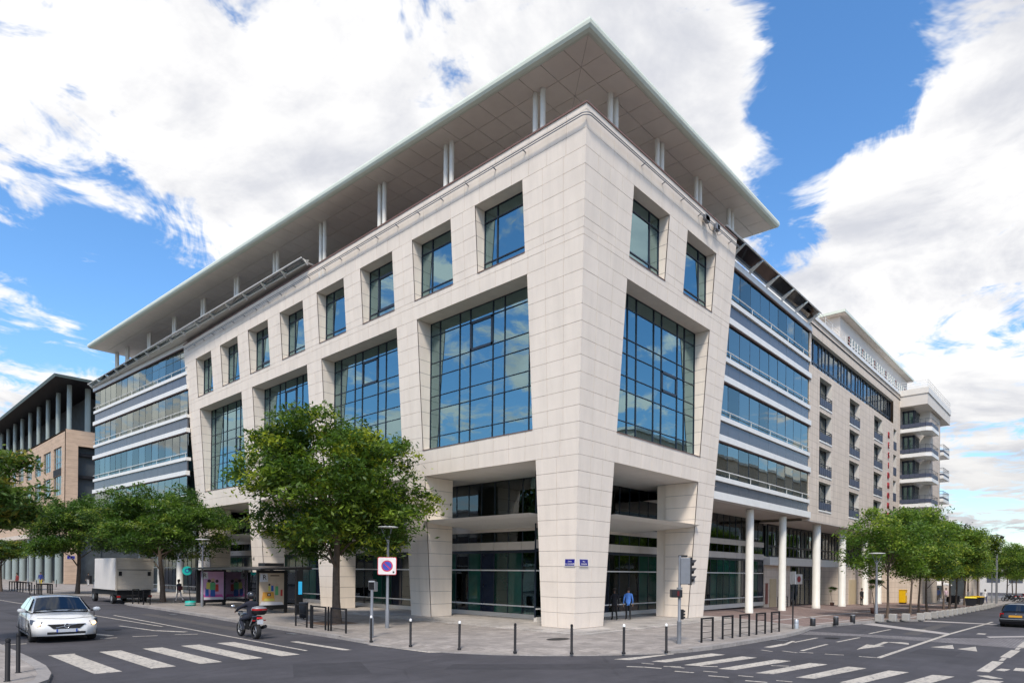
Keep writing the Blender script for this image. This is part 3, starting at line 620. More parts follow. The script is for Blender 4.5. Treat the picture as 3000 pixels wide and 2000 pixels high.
# kerb stones, one by one
kb = empty('kerb'); kb['kind'] = 'structure'
def kerbstones(pts, zt, zb, wid=.3, step=1.0, limit=999):
    segs = [(Vector(a), Vector(b)) for a, b in zip(pts[:-1], pts[1:])]; n = 0
    for a, b in segs:
        L = (b-a).length; k = max(1, round(L/step)) if (a-Vector((CAM.x, CAM.y))).length < 62 else 1; t = (b-a)/L; nn = Vector((-t.y, t.x))
        for i in range(k):
            g = .006; p = a+t*(L*i/k+g); q = a+t*(L*(i+1)/k-g); j = random.Random(n).uniform(-.006, .006); n += 1
            f = lambda v, z: (v.x, v.y, zg(v.x, z))
            m = MB().hexa([f(p-nn*.02, zb), f(q-nn*.02, zb), f(q+nn*wid, zb), f(p+nn*wid, zb), f(p+nn*j, zt), f(q+nn*j, zt), f(q+nn*wid, zt+.004), f(p+nn*wid, zt+.004)])
            m.build('kerb_stone', M['granite'], kb)
kerbstones(kerb, ZPAV+.006, -.3); kerbstones(kerb2, ZPAV+.006, -.3)
kerbstones([kerb[-1], drop[0]], -.1, -.3); kerbstones(drop, -.168, -.3, .28); kerbstones([drop[-1], kerb2[0]], -.1, -.3)
# low plinth step round the office building
pp = [(-1.25, 44), (-1.25, -1.0), (-1.05, -1.25), (14.5, -1.25), (14.5, 9), (9, 9), (9, 69), (-1.25, 69)]
mb = MB(); mb.prism(list(reversed(pp)), -.15, -.004); o = mb.build('plinth', M['plinth'], None, fix=True); o['kind'] = 'structure'
mb = MB(); mb.prism([(-1.75, 44), (-1.75, -1.5), (-1.5, -1.75), (14.5, -1.75), (14.5, -1.2), (-1.2, -1.2), (-1.2, 44)], -.15, -.036); o = mb.build('plinth_step', M['plinth'], None, fix=True); o['kind'] = 'structure'
# brick forecourt with pale bands
sheet('forecourt', [(11.5, -6.75), (18.6, -7.35), (22.6, -7.8), (25.8, -9.05), (35, -9.35), (66, -9.1), (66, 6), (14.7, 6), (14.7, -1.3)], ZPAV+.004, M['brick_paving'])
for a, b, w in (((11.5, -6.6), (14.6, -1.5), .35), ((19, -7.4), (24, 2), .35), ((30, -9.2), (36, 2), .35), ((42, -9.2), (47, 2), .35), ((54, -9), (58, 2), .35), ((14.8, -3.9), (64, -4.2), .35), ((14.0, -6.6), (25, -7.4), .3), ((26, -8.6), (64, -8.6), .35)):
    a = Vector(a); b = Vector(b); t = (b-a).normalized(); n = Vector((-t.y, t.x))*w/2
    sheet('paving_band', [tuple(a-n), tuple(b-n), tuple(b+n), tuple(a+n)], ZPAV+.008, M['pale_band'])
# island at lower left
isl = [(-20.06, 14), (-20.08, 8.3), (-20.07, 6), (-20.13, 3.7), (-20.33, 2.04), (-20.62, .9), (-21.2, 0), (-22.2, -.6), (-24, -1), (-27, -1), (-27, 14)]
mb = MB(); mb.prism(list(reversed(isl)), -.3, -.1); o = mb.build('traffic_island', M['pavement'], None, fix=True); o['kind'] = 'structure'
kerbstones(isl[:9], -.094, -.3, -.3, .9)
# cobbled table across the right-hand street and pale strips
sheet('cobble_table', [(8.0, -7.75), (10.1, -7.45), (10.6, -9.9), (11.2, -12.9), (14.4, -15.8), (16, -17.5), (9.5, -18), (8.7, -16.2), (9.0, -13.6), (9.2, -9.9)], ZROAD+.004, M['cobble'])
sheet('pale_strip', [(18.4, -7.85), (20.2, -8.0), (14.6, -13.0), (13.6, -12.8)], ZROAD+.004, M['pale_band']); sheet('pale_strip', [(25.7, -9.6), (27.4, -9.6), (27.2, -13.6), (26.2, -13.6)], ZROAD+.004, M['pale_band'])
sheet('pale_strip', [(13.4, -14.6), (14.1, -14.4), (19.5, -17.5), (18.6, -17.8)], ZROAD+.004, M['pale_band'])
# ---- painted markings
def quadline(a, b, w):
    a = Vector(a); b = Vector(b); t = (b-a).normalized(); n = Vector((-t.y, t.x))*w/2; return [tuple(a-n), tuple(b-n), tuple(b+n), tuple(a+n)]
zc = empty('zebra_crossing'); zc['kind'] = 'structure'
for x0 in (-19.41, -17.98, -16.61, -15.29, -13.96): sheet('stripe', [(x0, 1.75), (x0+.67, 1.72), (x0+.68, 6.95), (x0+.02, 7.0)], ZROAD+.004, M['paint'], zc)
sheet('stripe', [(-11.58, 1.75), (-11.3, 1.6), (-11.3, 5.5), (-11.6, 5.6)], ZROAD+.004, M['paint'], zc); sheet('stripe', [(-19.41, 6.86), (-18.68, 6.82), (-18.68, 7.0), (-19.41, 7.04)], ZROAD+.005, M['paint'], zc)
sheet('stripe', [(-9.95, 2.6), (-9.68, 2.6), (-9.2, -1.3), (-9.75, -.9)], ZROAD+.006, M['paint'], zc)
zc2 = empty('zebra_crossing'); zc2['kind'] = 'structure'
sheet('stripe', [(-6.3, -6.45), (-6.05, -6.95), (-3.5, -7.2), (-3.4, -7.1)], ZROAD+.004, M['paint'], zc2)
for i in range(9):
    y0 = -7.62-1.145*i; sheet('stripe', [(-5.8+.03*i, y0), (-5.62+.03*i, y0-.45), (-2.25+.03*i, y0-.95), (-2.3+.03*i, y0-.42)], ZROAD+.004, M['paint'], zc2)
LN = [((-14.2, 60), (-12.9, 16), .12), ((-12.3, 26), (-12.6, 2.5), .13), ((-14.3, 17.8), (-13.9, 13.9), .16), ((-13.9, 14.0), (-13.1, 12.4), .3), ((-15.5, 11.75), (-14.6, 11.5), .15), ((-13.9, 11.5), (-13.1, 11.05), .15), ((-20, 11.5), (-19.2, 11.5), .2),
      ((-16.4, 14.1), (-16.05, 12.7), .3), ((-16.7, 11.75), (-16.1, 11.68), .15), ((.95, -12.75), (26, -13.0), .17), ((.9, -12.15), (1.0, -12.72), .14), ((1.1, -10.1), (4.3, -10.05), .14), ((.55, -10.2), (.7, -10.65), .12), ((.7, -11.05), (.9, -11.65), .12), ((4.0, -8.82), (6.9, -8.85), .13), ((1.2, -8.75), (3.0, -8.8), .3), ((3.0, -8.8), (4.6, -8.6), .14),
      ((5.6, -10.07), (8.6, -10.2), .13), ((11.2, -9.99), (15, -10.1), .13), ((.2, -8.9), (.0, -9.4), .12), ((.5, -9.6), (.3, -10.2), .12), ((15.5, -11.2), (16.6, -11.3), .4), ((15.5, -14.0), (16.4, -14.0), .35), ((26.5, -13.0), (30, -13.0), .15),
      ((-.25, -15.9), (3.05, -15.95), .32), ((3.4, -16.0), (4.4, -16.0), .14), ((4.6, -16.0), (7.8, -16.05), .3), ((8.1, -16.05), (9.0, -16.05), .14), ((9.3, -16.1), (12.4, -16.1), .3), ((.4, -16.25), (1.0, -16.35), .25), ((.8, -16.7), (1.6, -16.7), .3), ((-1.2, -16.0), (-1.6, -16.4), .35)]
dash = [((-8.3+.9*k, -6.9-.78*k), (-8.0+.9*k, -7.35-.78*k), .13) for k in range(1, 6)]+[((-7.1-.05*k, -8.1-1.1*k), (-6.95-.05*k, -8.65-1.1*k), .13) for k in range(9)]+[((-6.4-.05*k, -7.6-1.1*k), (-6.3-.05*k, -8.0-1.1*k), .1) for k in range(8)]
for a, b, w in LN+dash: sheet('lane_line', quadline(a, b, w), ZROAD+.0045, M['paint'])
sheet('turn_arrow', [(3.17, -11.48), (5.58, -11.25), (5.50, -11.55), (7.3, -11.5), (7.62, -12.05), (7.75, -12.0), (7.6, -12.4), (6.84, -12.55), (7.0, -12.2), (7.25, -11.7), (5.48, -11.75), (5.46, -11.95)], ZROAD+.005, M['paint'])
sheet('turn_arrow', [(6.47, -13.39), (8.18, -13.9), (6.44, -14.2)], ZROAD+.005, M['paint']); sheet('turn_arrow', [(6.5, -14.3), (8.16, -14.7), (6.1, -15.0)], ZROAD+.005, M['paint'])
# manhole cover and worn patches
mh = MB(); mh.lathe([(.42, 0), (.42, .004)], 0, 0, 0, 20, M['char']); o = mh.build('manhole_cover', None, None, (-3.6, -1.9, ZPAV+.003)); o['kind'] = 'structure'; o.scale = (1.5, .9, 1)
sheet('tree_pit', [(-7.3, 10.2), (-5.2, 10.2), (-5.2, 12.3), (-7.3, 12.3)], ZPAV+.005, M['soil'])

for pts, m_ in (([(-11.9, -4.2), (-9.2, -6.8), (-5.2, -9.6), (-4.6, -9.0), (-8.4, -6.0), (-11.0, -3.6)], 'patch'), ([(-10.9, 26), (-10.2, 26), (-10.6, 9.5), (-11.3, 9.5)], 'patch2'), ([(-15.8, -2.5), (-13.9, -3.4), (-12.8, -1.2), (-14.6, -.2)], 'patch'), ([(3.5, -14.6), (5.6, -14.6), (5.6, -13.2), (3.5, -13.2)], 'patch'), ([(12.2, -11.9), (24, -11.6), (24, -11.0), (12.2, -11.2)], 'patch2'), ([(-16.6, 19), (-15.4, 19), (-15.4, 33), (-16.6, 33)], 'patch')): sheet('road_patch', pts, ZROAD+.002, M[m_])
for x, y in ((-9.95, 8.4), (-9.4, 24.5), (4.4, -8.05)):
    d_ = MB(); d_.box(-.22, .22, -.38, .38, 0, .006, M['char']); 
    for k in range(6): d_.box(-.18, .18, -.33+k*.12, -.27+k*.12, .006, .010, M['grey_metal'])
    o = d_.build('drain_grate', None, None, (x, y, ZROAD+.002)); o['kind'] = 'structure'
for x, y in ((-15.2, 15.5), (7.2, -9.4), (-7.9, -12.2)):
    o = MB().lathe([(.34, 0), (.34, .006)], 0, 0, 0, 24, M['char']).build('manhole_cover', None, None, (x, y, ZROAD+.003)); o['kind'] = 'structure'
# ================================================================== residence next door (right)
M['navy'] = simple('navy_frame', (.012, .02, .035), .4); M['balcony_blue'] = simple('blue_grey_balcony', (.055, .065, .10), .5, 0, .08, 2)
M['tan_door'] = simple('tan_door', (.52, .42, .27), .55, 0, .05, 2); M['letter_red'] = simple('red_letter', (.28, .012, .02), .45)
M['net'] = simple('net_curtain', (.55, .56, .55), .9, 0, .1, 3, objvar=.2); M['red_brown'] = simple('red_brown_frame', (.20, .05, .04), .5)
res = thing('residence_building', 'cream stone residence with window columns, strip of dark windows and corner balconies', 'building')
X0, X1, Y0 = 33.0, 65.5, 0.0; ZS, ZP = 7.35, 24.75
wx = [(35.35, 38.75), (44.4, 47.9), (53.5, 57.0)]; rows = [(17.7+2.5, 17.7), (14.64+2.5, 14.64), (11.56+2.5, 11.56), (8.48+2.5, 8.48)]
slit = (62.2, 63.7)
xb = [X0]+[v for w in wx for v in w]+list(slit)+[X1]
def wall_quads(name, x0, x1, z0, z1, y=Y0, mat=M['stone_far']): return MB().poly([(x0, y, z0), (x1, y, z0), (x1, y, z1), (x0, y, z1)], mat).build(name, None, res)
# wall built as piers between the window columns and lintels above each opening
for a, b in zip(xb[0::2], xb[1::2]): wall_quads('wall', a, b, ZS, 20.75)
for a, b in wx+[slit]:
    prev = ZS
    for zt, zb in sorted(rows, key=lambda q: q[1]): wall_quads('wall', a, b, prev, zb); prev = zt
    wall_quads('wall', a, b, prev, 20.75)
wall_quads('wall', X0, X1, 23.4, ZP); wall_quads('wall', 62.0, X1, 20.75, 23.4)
def recess(x0, x1, z0, z1, dep, win, y=Y0):
    m = MB(); ms = M['plaster']
    m.poly([(x1, y, z0), (x1, y+dep, z0), (x1, y+dep, z1), (x1, y, z1)], ms); m.poly([(x0, y, z0), (x0, y+dep, z0), (x0, y+dep, z1), (x0, y, z1)], ms)
    m.poly([(x0, y, z1), (x1, y, z1), (x1, y+dep, z1), (x0, y+dep, z1)], ms); m.poly([(x0, y, z0), (x1, y, z0), (x1, y+dep, z0), (x0, y+dep, z0)], ms); m.build('reveal', None, win)
def far_window(x0, x1, z0, z1, y, win, nx=2, nz=1, w=.09, mid=None, mat=M['navy']):
    f = MB(); us = [x0+(x1-x0)*k/nx for k in range(nx+1)]; zl = [z0]+([mid] if mid else [])+[z1]
    for u in us: f.box(u-w/2, u+w/2, y-.05, y+.06, z0, z1, mat)
    for z in zl: f.box(x0, x1, y-.046, y+.056, z-w/2, z+w/2, mat)
    f.build('frame', None, win, fix=True)
    for a, b in zip(us[:-1], us[1:]):
        for c, d in zip(zl[:-1], zl[1:]): tilt(MB().box(a, b, y, y+.012, c, d).build('pane', M['glass_dark'], win), .004)
    b = MB(); b.box(x0, x1, y+.5, y+.52, z0, z1, M['interior_dark'])
    for a, c in zip(us[:-1], us[1:]):
        if rng.random() < .7: b.box(a+.05, a+(c-a)*rng.uniform(.5, .95), y+.2, y+.22, z0+.05, z1-.05, M['net'])
    b.build('room', None, win)
def railing(x0, x1, y0, y1, z, h, win, name='balcony_rail', solid=.55):
    m = MB()
    pts = [(x0, y1), (x0, y0), (x1, y0), (x1, y1)]
    m.tube([(x, y, z+h) for x, y in pts], .03, 6, M['navy']); m.tube([(x, y, z+h*.8) for x, y in pts], .015, 5, M['navy'])
    m.box(x0, x1, y0, y0+.03, z+.08, z+h*solid, M['balcony_blue']); m.box(x0, x0+.03, y0+.031, y1, z+.08, z+h*solid, M['balcony_blue'])
    for k in range(7): u = x0+(x1-x0)*k/6; m.tube([(u, y0, z), (u, y0, z+h)], .018, 5, M['navy'])
    m.build(name, None, win)
for a, b in wx:
    for zt, zb in rows:
        w = empty('window', res); recess(a, b, zb, zt, .62, w); far_window(a+.05, b-.05, zb+.05, zt-.04, Y0+.5, w, 2)
        m = MB(); m.box(a-.04, b+.04, Y0-.05, Y0+.3, zb-.14, zb-.003, M['white']); m.build('sill', None, w); railing(a+.05, b-.05, Y0-.04, Y0+.3, zb, 1.0, w, 'window_rail', .7)
for zt, zb in rows:
    w = empty('window', res); recess(slit[0], slit[1], zb, zt, .5, w); far_window(slit[0]+.03, slit[1]-.03, zb+.03, zt-.03, Y0+.4, w, 1)
    MB().box(slit[0]+.02, slit[1]-.02, Y0-.02, Y0+.02, zb+.05, zb+1.0, M['balcony_blue']).build('window_panel', None, w)
# strip of windows under the parapet
n = 10
for k in range(n):
    a = 33.1+k*2.89; b = a+2.89; w = empty('window', res); far_window(a+.03, b-.03, 20.78, 23.38, Y0+.35, w, 3 if k % 2 else 2, 1, .16, 21.35)
m = MB(); m.poly([(33, 0, 20.75), (62, 0, 20.75), (62, .4, 20.75), (33, .4, 20.75)], M['plaster']); m.poly([(33, 0, 23.4), (62, 0, 23.4), (62, .4, 23.4), (33, .4, 23.4)], M['plaster']); m.build('strip_reveal', None, res)
m = MB(); m.box(X0, 65.9, -.12, .3, 24.752, 25.05, M['white']); m.box(X0-.3, X1, -.06, .001, 24.2, 24.26, M['char']); m.build('parapet_band', None, res)
m = MB(); m.box(32.62, 33.0, -.02, .5, 7.3, 24.75, M['stone_far']); m.build('end_pier', None, res)
rr = MB()
for z in (25.35, 25.65, 25.95): rr.tube([(33, .1, z), (65.5, .1, z)], .022, 5)
for k in range(17): rr.tube([(33+2.03*k, .1, 25), (33+2.03*k, .1, 25.95)], .022, 5)
rr.build('roof_rail', M['white'], res)
# mass behind and soffit
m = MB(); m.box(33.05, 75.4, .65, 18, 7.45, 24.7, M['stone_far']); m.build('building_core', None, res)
m = MB(); m.box(32.7, 76, .01, 9, 7.3, 7.349, M['plaster']); m.build('arcade_soffit', None, res)
# roof pavilion
pv = empty('roof_pavilion', res)
m = MB(); m.box(50.2, 82, 2.6, 12, 24.8, 30.7, M['plaster']); m.build('wall', None, pv)
m = MB(); m.box(49.4, 83, 1.9, 13.5, 30.78, 31.05, M['roof_edge']); m.box(49.5, 82.9, 2.0, 13.4, 30.72, 30.77, M['plaster']); m.build('eave', None, pv)
m = MB(); m.box(53, 81, 2.5, 2.59, 26.6, 29.2, M['interior'])
for k in range(26): m.box(53+k*1.08, 53.12+k*1.08, 2.42, 2.58, 26.6, 29.2, M['white'] if k % 5 else M['red_brown'])
for z in (26.9, 27.6, 28.4): m.box(53, 81, 2.44, 2.5, z, z+.1, M['white'])
m.build('window_band', None, pv)
# corner block with balconies
YB = -2.46; XB = 76.0
blk = MB(); blk.poly([(75.9, YB, 7), (75.9, YB, 24.9), (69.5, YB, 24.9), (69.5, YB, 7)], M['stone_far']); blk.poly([(66.8, YB+1.2, 7), (66.8, 1, 7), (66.8, 1, 24.9), (66.8, YB+1.2, 24.9)], M['plaster']); blk.poly([(66.8, YB+1.2, 7), (69.5, YB+1.2, 7), (69.5, YB+1.2, 24.9), (66.8, YB+1.2, 24.9)], M['plaster']); blk.poly([(69.5, YB+1.2, 7), (69.5, YB, 7), (69.5, YB, 24.9), (69.5, YB+1.2, 24.9)], M['plaster'])
blk.box(66.9, 75.8, YB+1.25, 18, 7.2, 24.9, M['stone_far']); blk.box(75.8, 76, YB, 16, 7, 24.9, M['stone_far']); blk.build('corner_block', None, res)
m = MB(); m.box(65.3, 80.3, -2.9, 6, 23.3, 24.6, M['plaster']); m.box(65.2, 80.4, -3.0, 6, 24.6, 25.3, M['cream']); m.build('crown_slab', None, res)
rr = MB()
for z in (25.6, 25.9, 26.2): rr.tube([(65.3, 0, z), (65.3, -2.9, z), (80.3, -2.9, z)], .025, 5)
for k in range(12): rr.tube([(65.3+1.36*k, -2.9, 25.3), (65.3+1.36*k, -2.9, 26.2)], .025, 5)
rr.build('crown_rail', M['white'], res)
for zb in (20.75, 17.68, 14.62, 11.55, 8.48):
    bal = empty('balcony', res)
    s_ = MB(); s_.prism([(65.6, .2), (65.6, -2.7), (66.2, -3.25), (70.4, -3.25), (70.4, -2.4), (66.8, -1.2), (66.8, .2)], zb-.55, zb-.12, M['white']); s_.build('slab', None, bal)
    m = MB(); pts = [(65.65, .1), (65.65, -2.7), (66.2, -3.2), (70.35, -3.2), (70.35, -2.45)]
    for h in (1.0, .85, .7): m.tube([(x, y, zb+h-.12) for x, y in pts], .03 if h == 1 else .016, 5, M['navy'])
    for (xa, ya), (xc, yc) in zip(pts[:-1], pts[1:]): m.poly([(xa, ya, zb-.02), (xc, yc, zb-.02), (xc, yc, zb+.45), (xa, ya, zb+.45)], M['balcony_blue'])
    for k in range(6): m.tube([(65.65, .1-.55*k, zb-.1), (65.65, .1-.55*k, zb+.88)], .018, 5, M['navy'])
    m.build('rail', None, bal)
    w = empty('window', res); fw_ = MB()
    fw_.box(66.66, 66.74, -2.0+.8, -.1, zb, zb+2.1, M['glass_dark']); fw_.build('pane', None, w)
    fw_ = MB()
    for y in (-1.2, -.65, -.1): fw_.box(66.6, 66.78, y-.07, y+.07, zb-.05, zb+2.2, M['navy'])
    fw_.box(66.6, 66.77, -1.3, 0, zb+2.05, zb+2.3, M['navy'])
    for x in (66.9, 67.6, 68.3, 69.0): fw_.box(x-.06, x+.06, YB+1.1, YB+1.19, zb, zb+2.15, M['navy'])
    fw_.box(66.8, 69.4, YB+1.1, YB+1.18, zb+2.0, zb+2.25, M['navy']); fw_.build('frame', None, w)
    MB().box(66.9, 69.2, YB+1.12, YB+1.14, zb, zb+2.1, M['glass_dark']).build('pane', None, w)
    if zb < 20:
        b2 = empty('balcony', res); MB().box(75.9, 80.2, -2.9, -1.2, zb-.35+1.3, zb+1.3, M['white']).build('slab', None, b2); railing(76, 80.1, -2.85, -1.25, zb+1.3, 1.05, b2, 'rail', .3)
m = MB(); m.box(65.6, 75.8, -2.3, 8, -1.4, 7.19, M['stone_far']); m.build('corner_base', None, res)
# red letters standing one above the other
for k, ch in enumerate('RESIDHOME'): text('letter', ch, 1.0, M['letter_red'], res, (59.7, -.06, 18.95-1.17*k), (R(90), 0, 0), extr=.05)
# arcade columns, first-floor windows, entrance wall
for x in (37.2, 45, 53.3, 59.0): MB().lathe([(.36, -.2), (.36, .2), (.34, .22), (.34, 8.2)], x, .72, zg(x, 0), 20, M['column']).build('column', None, res)
YA = 4.1
for k in range(7):
    a = 34.2+k*4.4; w = empty('window', res); far_window(a, a+4.2, 4.35, 7.2, YA-.1, w, 4, 1, .17, 5.3)
m = MB(); m.box(33.7, 66, YA-.5, YA+.4, 3.55, 4.3, M['white']); m.build('first_floor_band', None, res)
m = MB(); m.box(33.7, 40.3, YA, YA+.3, -.9, 3.55, M['stone_far']); m.box(48.6, 66.8, YA-2.2, YA+.3, -1.2, 3.55, M['stone_far']); m.build('ground_wall', None, res)
MB().box(35, 36.5, YA-.06, YA+.02, zg(35)-.05, 2.3, M['tan_door']).build('side_door', None, res); MB().box(51.7, 54.5, YA-2.26, YA-2.19, zg(52)-.05, 2.2, M['tan_door']).build('service_door', None, res)
MB().box(34.0, 34.5, YA-.05, YA+.02, zg(34)+.3, 1.9, M['red_brown']).build('hatch', None, res)
w = empty('entrance_glazing', res); far_window(40.4, 48.5, zg(42)-.02, 3.5, YA, w, 6, 1, .1, 2.2)
MB().box(41.2, 43.3, YA-.14, YA-.08, 1.75, 2.75, M['white']).build('entrance_sign', None, res)
MB().lathe([(.01, -.02), (.3, 0), (.3, .03)], 0, 0, 0, 18, M['letter_red'], sx=1.6).build('sign_emblem', None, res, (42.25, YA-.15, 2.25)).rotation_euler = (R(90), 0, 0)
# ================================================================== brown building (far left)
def terracotta():
    s = Mat('terracotta_cladding'); p = s.pos(); sp = s.node('ShaderNodeSeparateXYZ'); s.l.new(p, sp.inputs[0])
    fr = s.math('FRACT', s.math('MULTIPLY', sp.outputs[2], 1.45)); ln = s.ramp(fr, .72, 1.0, .03, .09)
    f = s.math('MULTIPLY', ln, s.ramp(s.noise(s.pos((.5, .5, 1.45)), 1.6, 3), .88, 1.1, .3, .7)); s.set(s.scale((.52, .375, .265), f), .8); s.bump(ln, .4, .02); return s.m
M['terra'] = terracotta(); M['green_col'] = simple('pale_green_column', (.27, .32, .31), .4, 0, .05, 1); M['green_edge'] = simple('grey_green_eave', (.20, .27, .26), .45, 0, .06, 1)
brown = thing('loggia_building', 'terracotta clad building with columned roof loggia and street arcade', 'building')
BX, BY = 1.9, 103.4
def bwall(y0, y1, z0, z1, name='wall'): return MB().box(BX, BX+.5, y0, y1, z0, z1, M['terra']).build(name, None, brown)
wy = [(106.0+7.15*k, 111.3+7.15*k) for k in range(13)]; bz = [(18.9, 22.4), (14.5, 17.75)]
ye = 197
bwall(BY, ye, 22.4, 24.8); bwall(BY, ye, 17.75, 18.9); bwall(BY, ye, 7.95, 14.5)
ys = [BY]+[v for w in wy for v in w]+[ye]
for a, b in zip(ys[0::2], ys[1::2]): bwall(a, b, 18.9, 22.4); bwall(a, b, 14.5, 17.75)
for a, b in wy:
    for z0, z1 in bz:
        w = empty('window', brown); f = MB()
        for k in range(4): u = a+(b-a)*k/3; f.box(BX+.15, BX+.3, u-.07, u+.07, z0, z1, M['grey_metal'])
        for z in (z0, z0+1.0, z1): f.box(BX+.16, BX+.29, a, b, z-.06, z+.06, M['grey_metal'])
        f.build('frame', None, w); tilt(MB().box(BX+.2, BX+.22, a, b, z0, z1).build('pane', M['glass_wing'], w), .003); MB().box(BX+.9, BX+.92, a, b, z0, z1, M['curtain']).build('blind', None, w)
    if a < 107: MB().box(BX-.02, BX+.1, a, b, 17.78, 18.87, M['char']).build('louvre_panel', None, brown)
m = MB(); m.box(BX, 3.6, BY-.02, BY+.5, 0, 24.8, M['terra']); m.box(3.6, 40, BY-.02, BY+.5, 22.3, 24.8, M['terra']); m.box(16, 40, BY-.02, BY+.5, 0, 22.3, M['terra']); m.build('gable_wall', None, brown)
m = MB(); m.box(3.6, 16, BY+1.2, BY+1.3, 0, 22.3, M['interior_dark'])
for z in (10, 13.6, 17.2, 20.8): m.box(3.6, 16, BY+.6, BY+1.2, z, z+.5, M['char'])
m.build('open_deck', None, brown)
m = MB(); m.box(BX+4.5, 30, BY+7, ye, 24.8, 31.9, M['interior_dark']); m.box(BX, 40, BY+.5, ye, 24.5, 24.79, M['char']); m.box(BX+.5, 30, BY+2, ye, 8.0, 24.3, M['interior_dark']); m.build('upper_core', None, brown)
rf = empty('roof', brown)
m = MB(); m.hexa([(-.3, 99.8, 32), (40, 99.8, 32), (40, ye, 32), (-.3, ye, 32), (-.5, 99.5, 32.35), (40, 99.5, 32.35), (40, ye, 32.35), (-.5, ye, 32.35)], M['green_edge']); m.hexa([(-.25, 99.9, 31.98), (40, 99.9, 31.98), (40, ye, 31.98), (-.25, ye, 31.98), (-.25, 99.9, 31.99), (40, 99.9, 31.99), (40, ye, 31.99), (-.25, ye, 31.99)], M['char']); m.build('slab', None, rf)
for y in [103.9+7.05*k for k in range(13)]: MB().lathe([(.34, 0), (.34, 7.2)], BX+.55, y, 24.8, 14, M['green_col']).build('loggia_column', None, brown)
for x in (5.1, 9, 13): MB().lathe([(.42, 0), (.42, 7.2)], x, BY+.9, 24.8, 14, M['green_col']).build('loggia_column', None, brown)
for y in [110.5+7.05*k for k in range(12)]: MB().lathe([(.58, -.1), (.58, 8)], BX+.75, y, 0, 14, M['green_col']).build('arcade_column', None, brown)
m = MB(); m.box(BX+5, BX+5.3, BY+1, ye, 0, 8, M['interior_dark']); m.box(BX, BX+5, BY+1, ye, 7.9, 7.95, M['plaster']); m.build('arcade_wall', None, brown)
m = MB(); m.tube([(BX+.1, BY+20, 9.9), (BX+.1, ye, 9.9)], .05, 5, M['steel']); m.box(BX-.25, BX+.3, BY+18, ye, 8.0, 8.8, M['stone_far']); m.build('arcade_band', None, brown)
# ================================================================== blocks across the two streets, seen mirrored in the glass
def opposite(name, label, x0, x1, y0, y1, h, face, mat):
    b = thing(name, label, 'building'); MB().box(x0, x1, y0, y1, -2, h, mat).build('wall', None, b)
    nf = int(h/3.2)
    for k in range(1, nf):
        z = .6+k*3.2; m = MB()
        if face == 'y': m.box(x0+1, x1-1, y1-.02, y1+.05, z, z+1.7, M['spandrel']); m.box(x0, x1, y1+.05, y1+1.2, z-.5, z-.2, M['white'])
        else: m.box(x1-.02, x1+.05, y0+1, y1-1, z, z+1.7, M['spandrel']); m.box(x1+.05, x1+.4, y0, y1, z-.5, z-.2, M['white'])
        m.build('window_band', None, b)
    MB().box(x0-.3, x1+.3, y0-.3, y1+.3, h, h+.4, M['white']).build('cornice', None, b)
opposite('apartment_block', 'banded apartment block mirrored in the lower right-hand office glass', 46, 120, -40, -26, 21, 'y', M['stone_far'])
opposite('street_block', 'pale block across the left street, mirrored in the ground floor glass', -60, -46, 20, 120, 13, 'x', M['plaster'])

fb = thing('terrace_pavilion', 'low pale building with dark openings behind the far right trees', 'building')
MB().box(108, 118, -2, 30, -2.4, 5.2, M['stone_far']).build('wall', None, fb); MB().box(107.6, 118.4, -2.4, 30.4, 5.2, 5.7, M['white']).build('cornice', None, fb)
for k in range(9): MB().box(107.93, 108.05, -1.2+3.4*k, 1.0+3.4*k, -1.3, 2.6, M['interior_dark']).build('opening', None, fb)
fh = thing('far_block', 'distant grey block closing the right-hand street behind the trees', 'building')
MB().box(200, 215, -30, 40, -3, 7.5, M['plaster']).build('wall', None, fh); MB().box(199.6, 215.4, -30.4, 40.4, 7.5, 8, M['char']).build('roof', None, fh)
for k in range(14): MB().box(199.92, 200.1, -27+5*k, -24+5*k, 1, 3.6, M['spandrel']).build('window', None, fh)
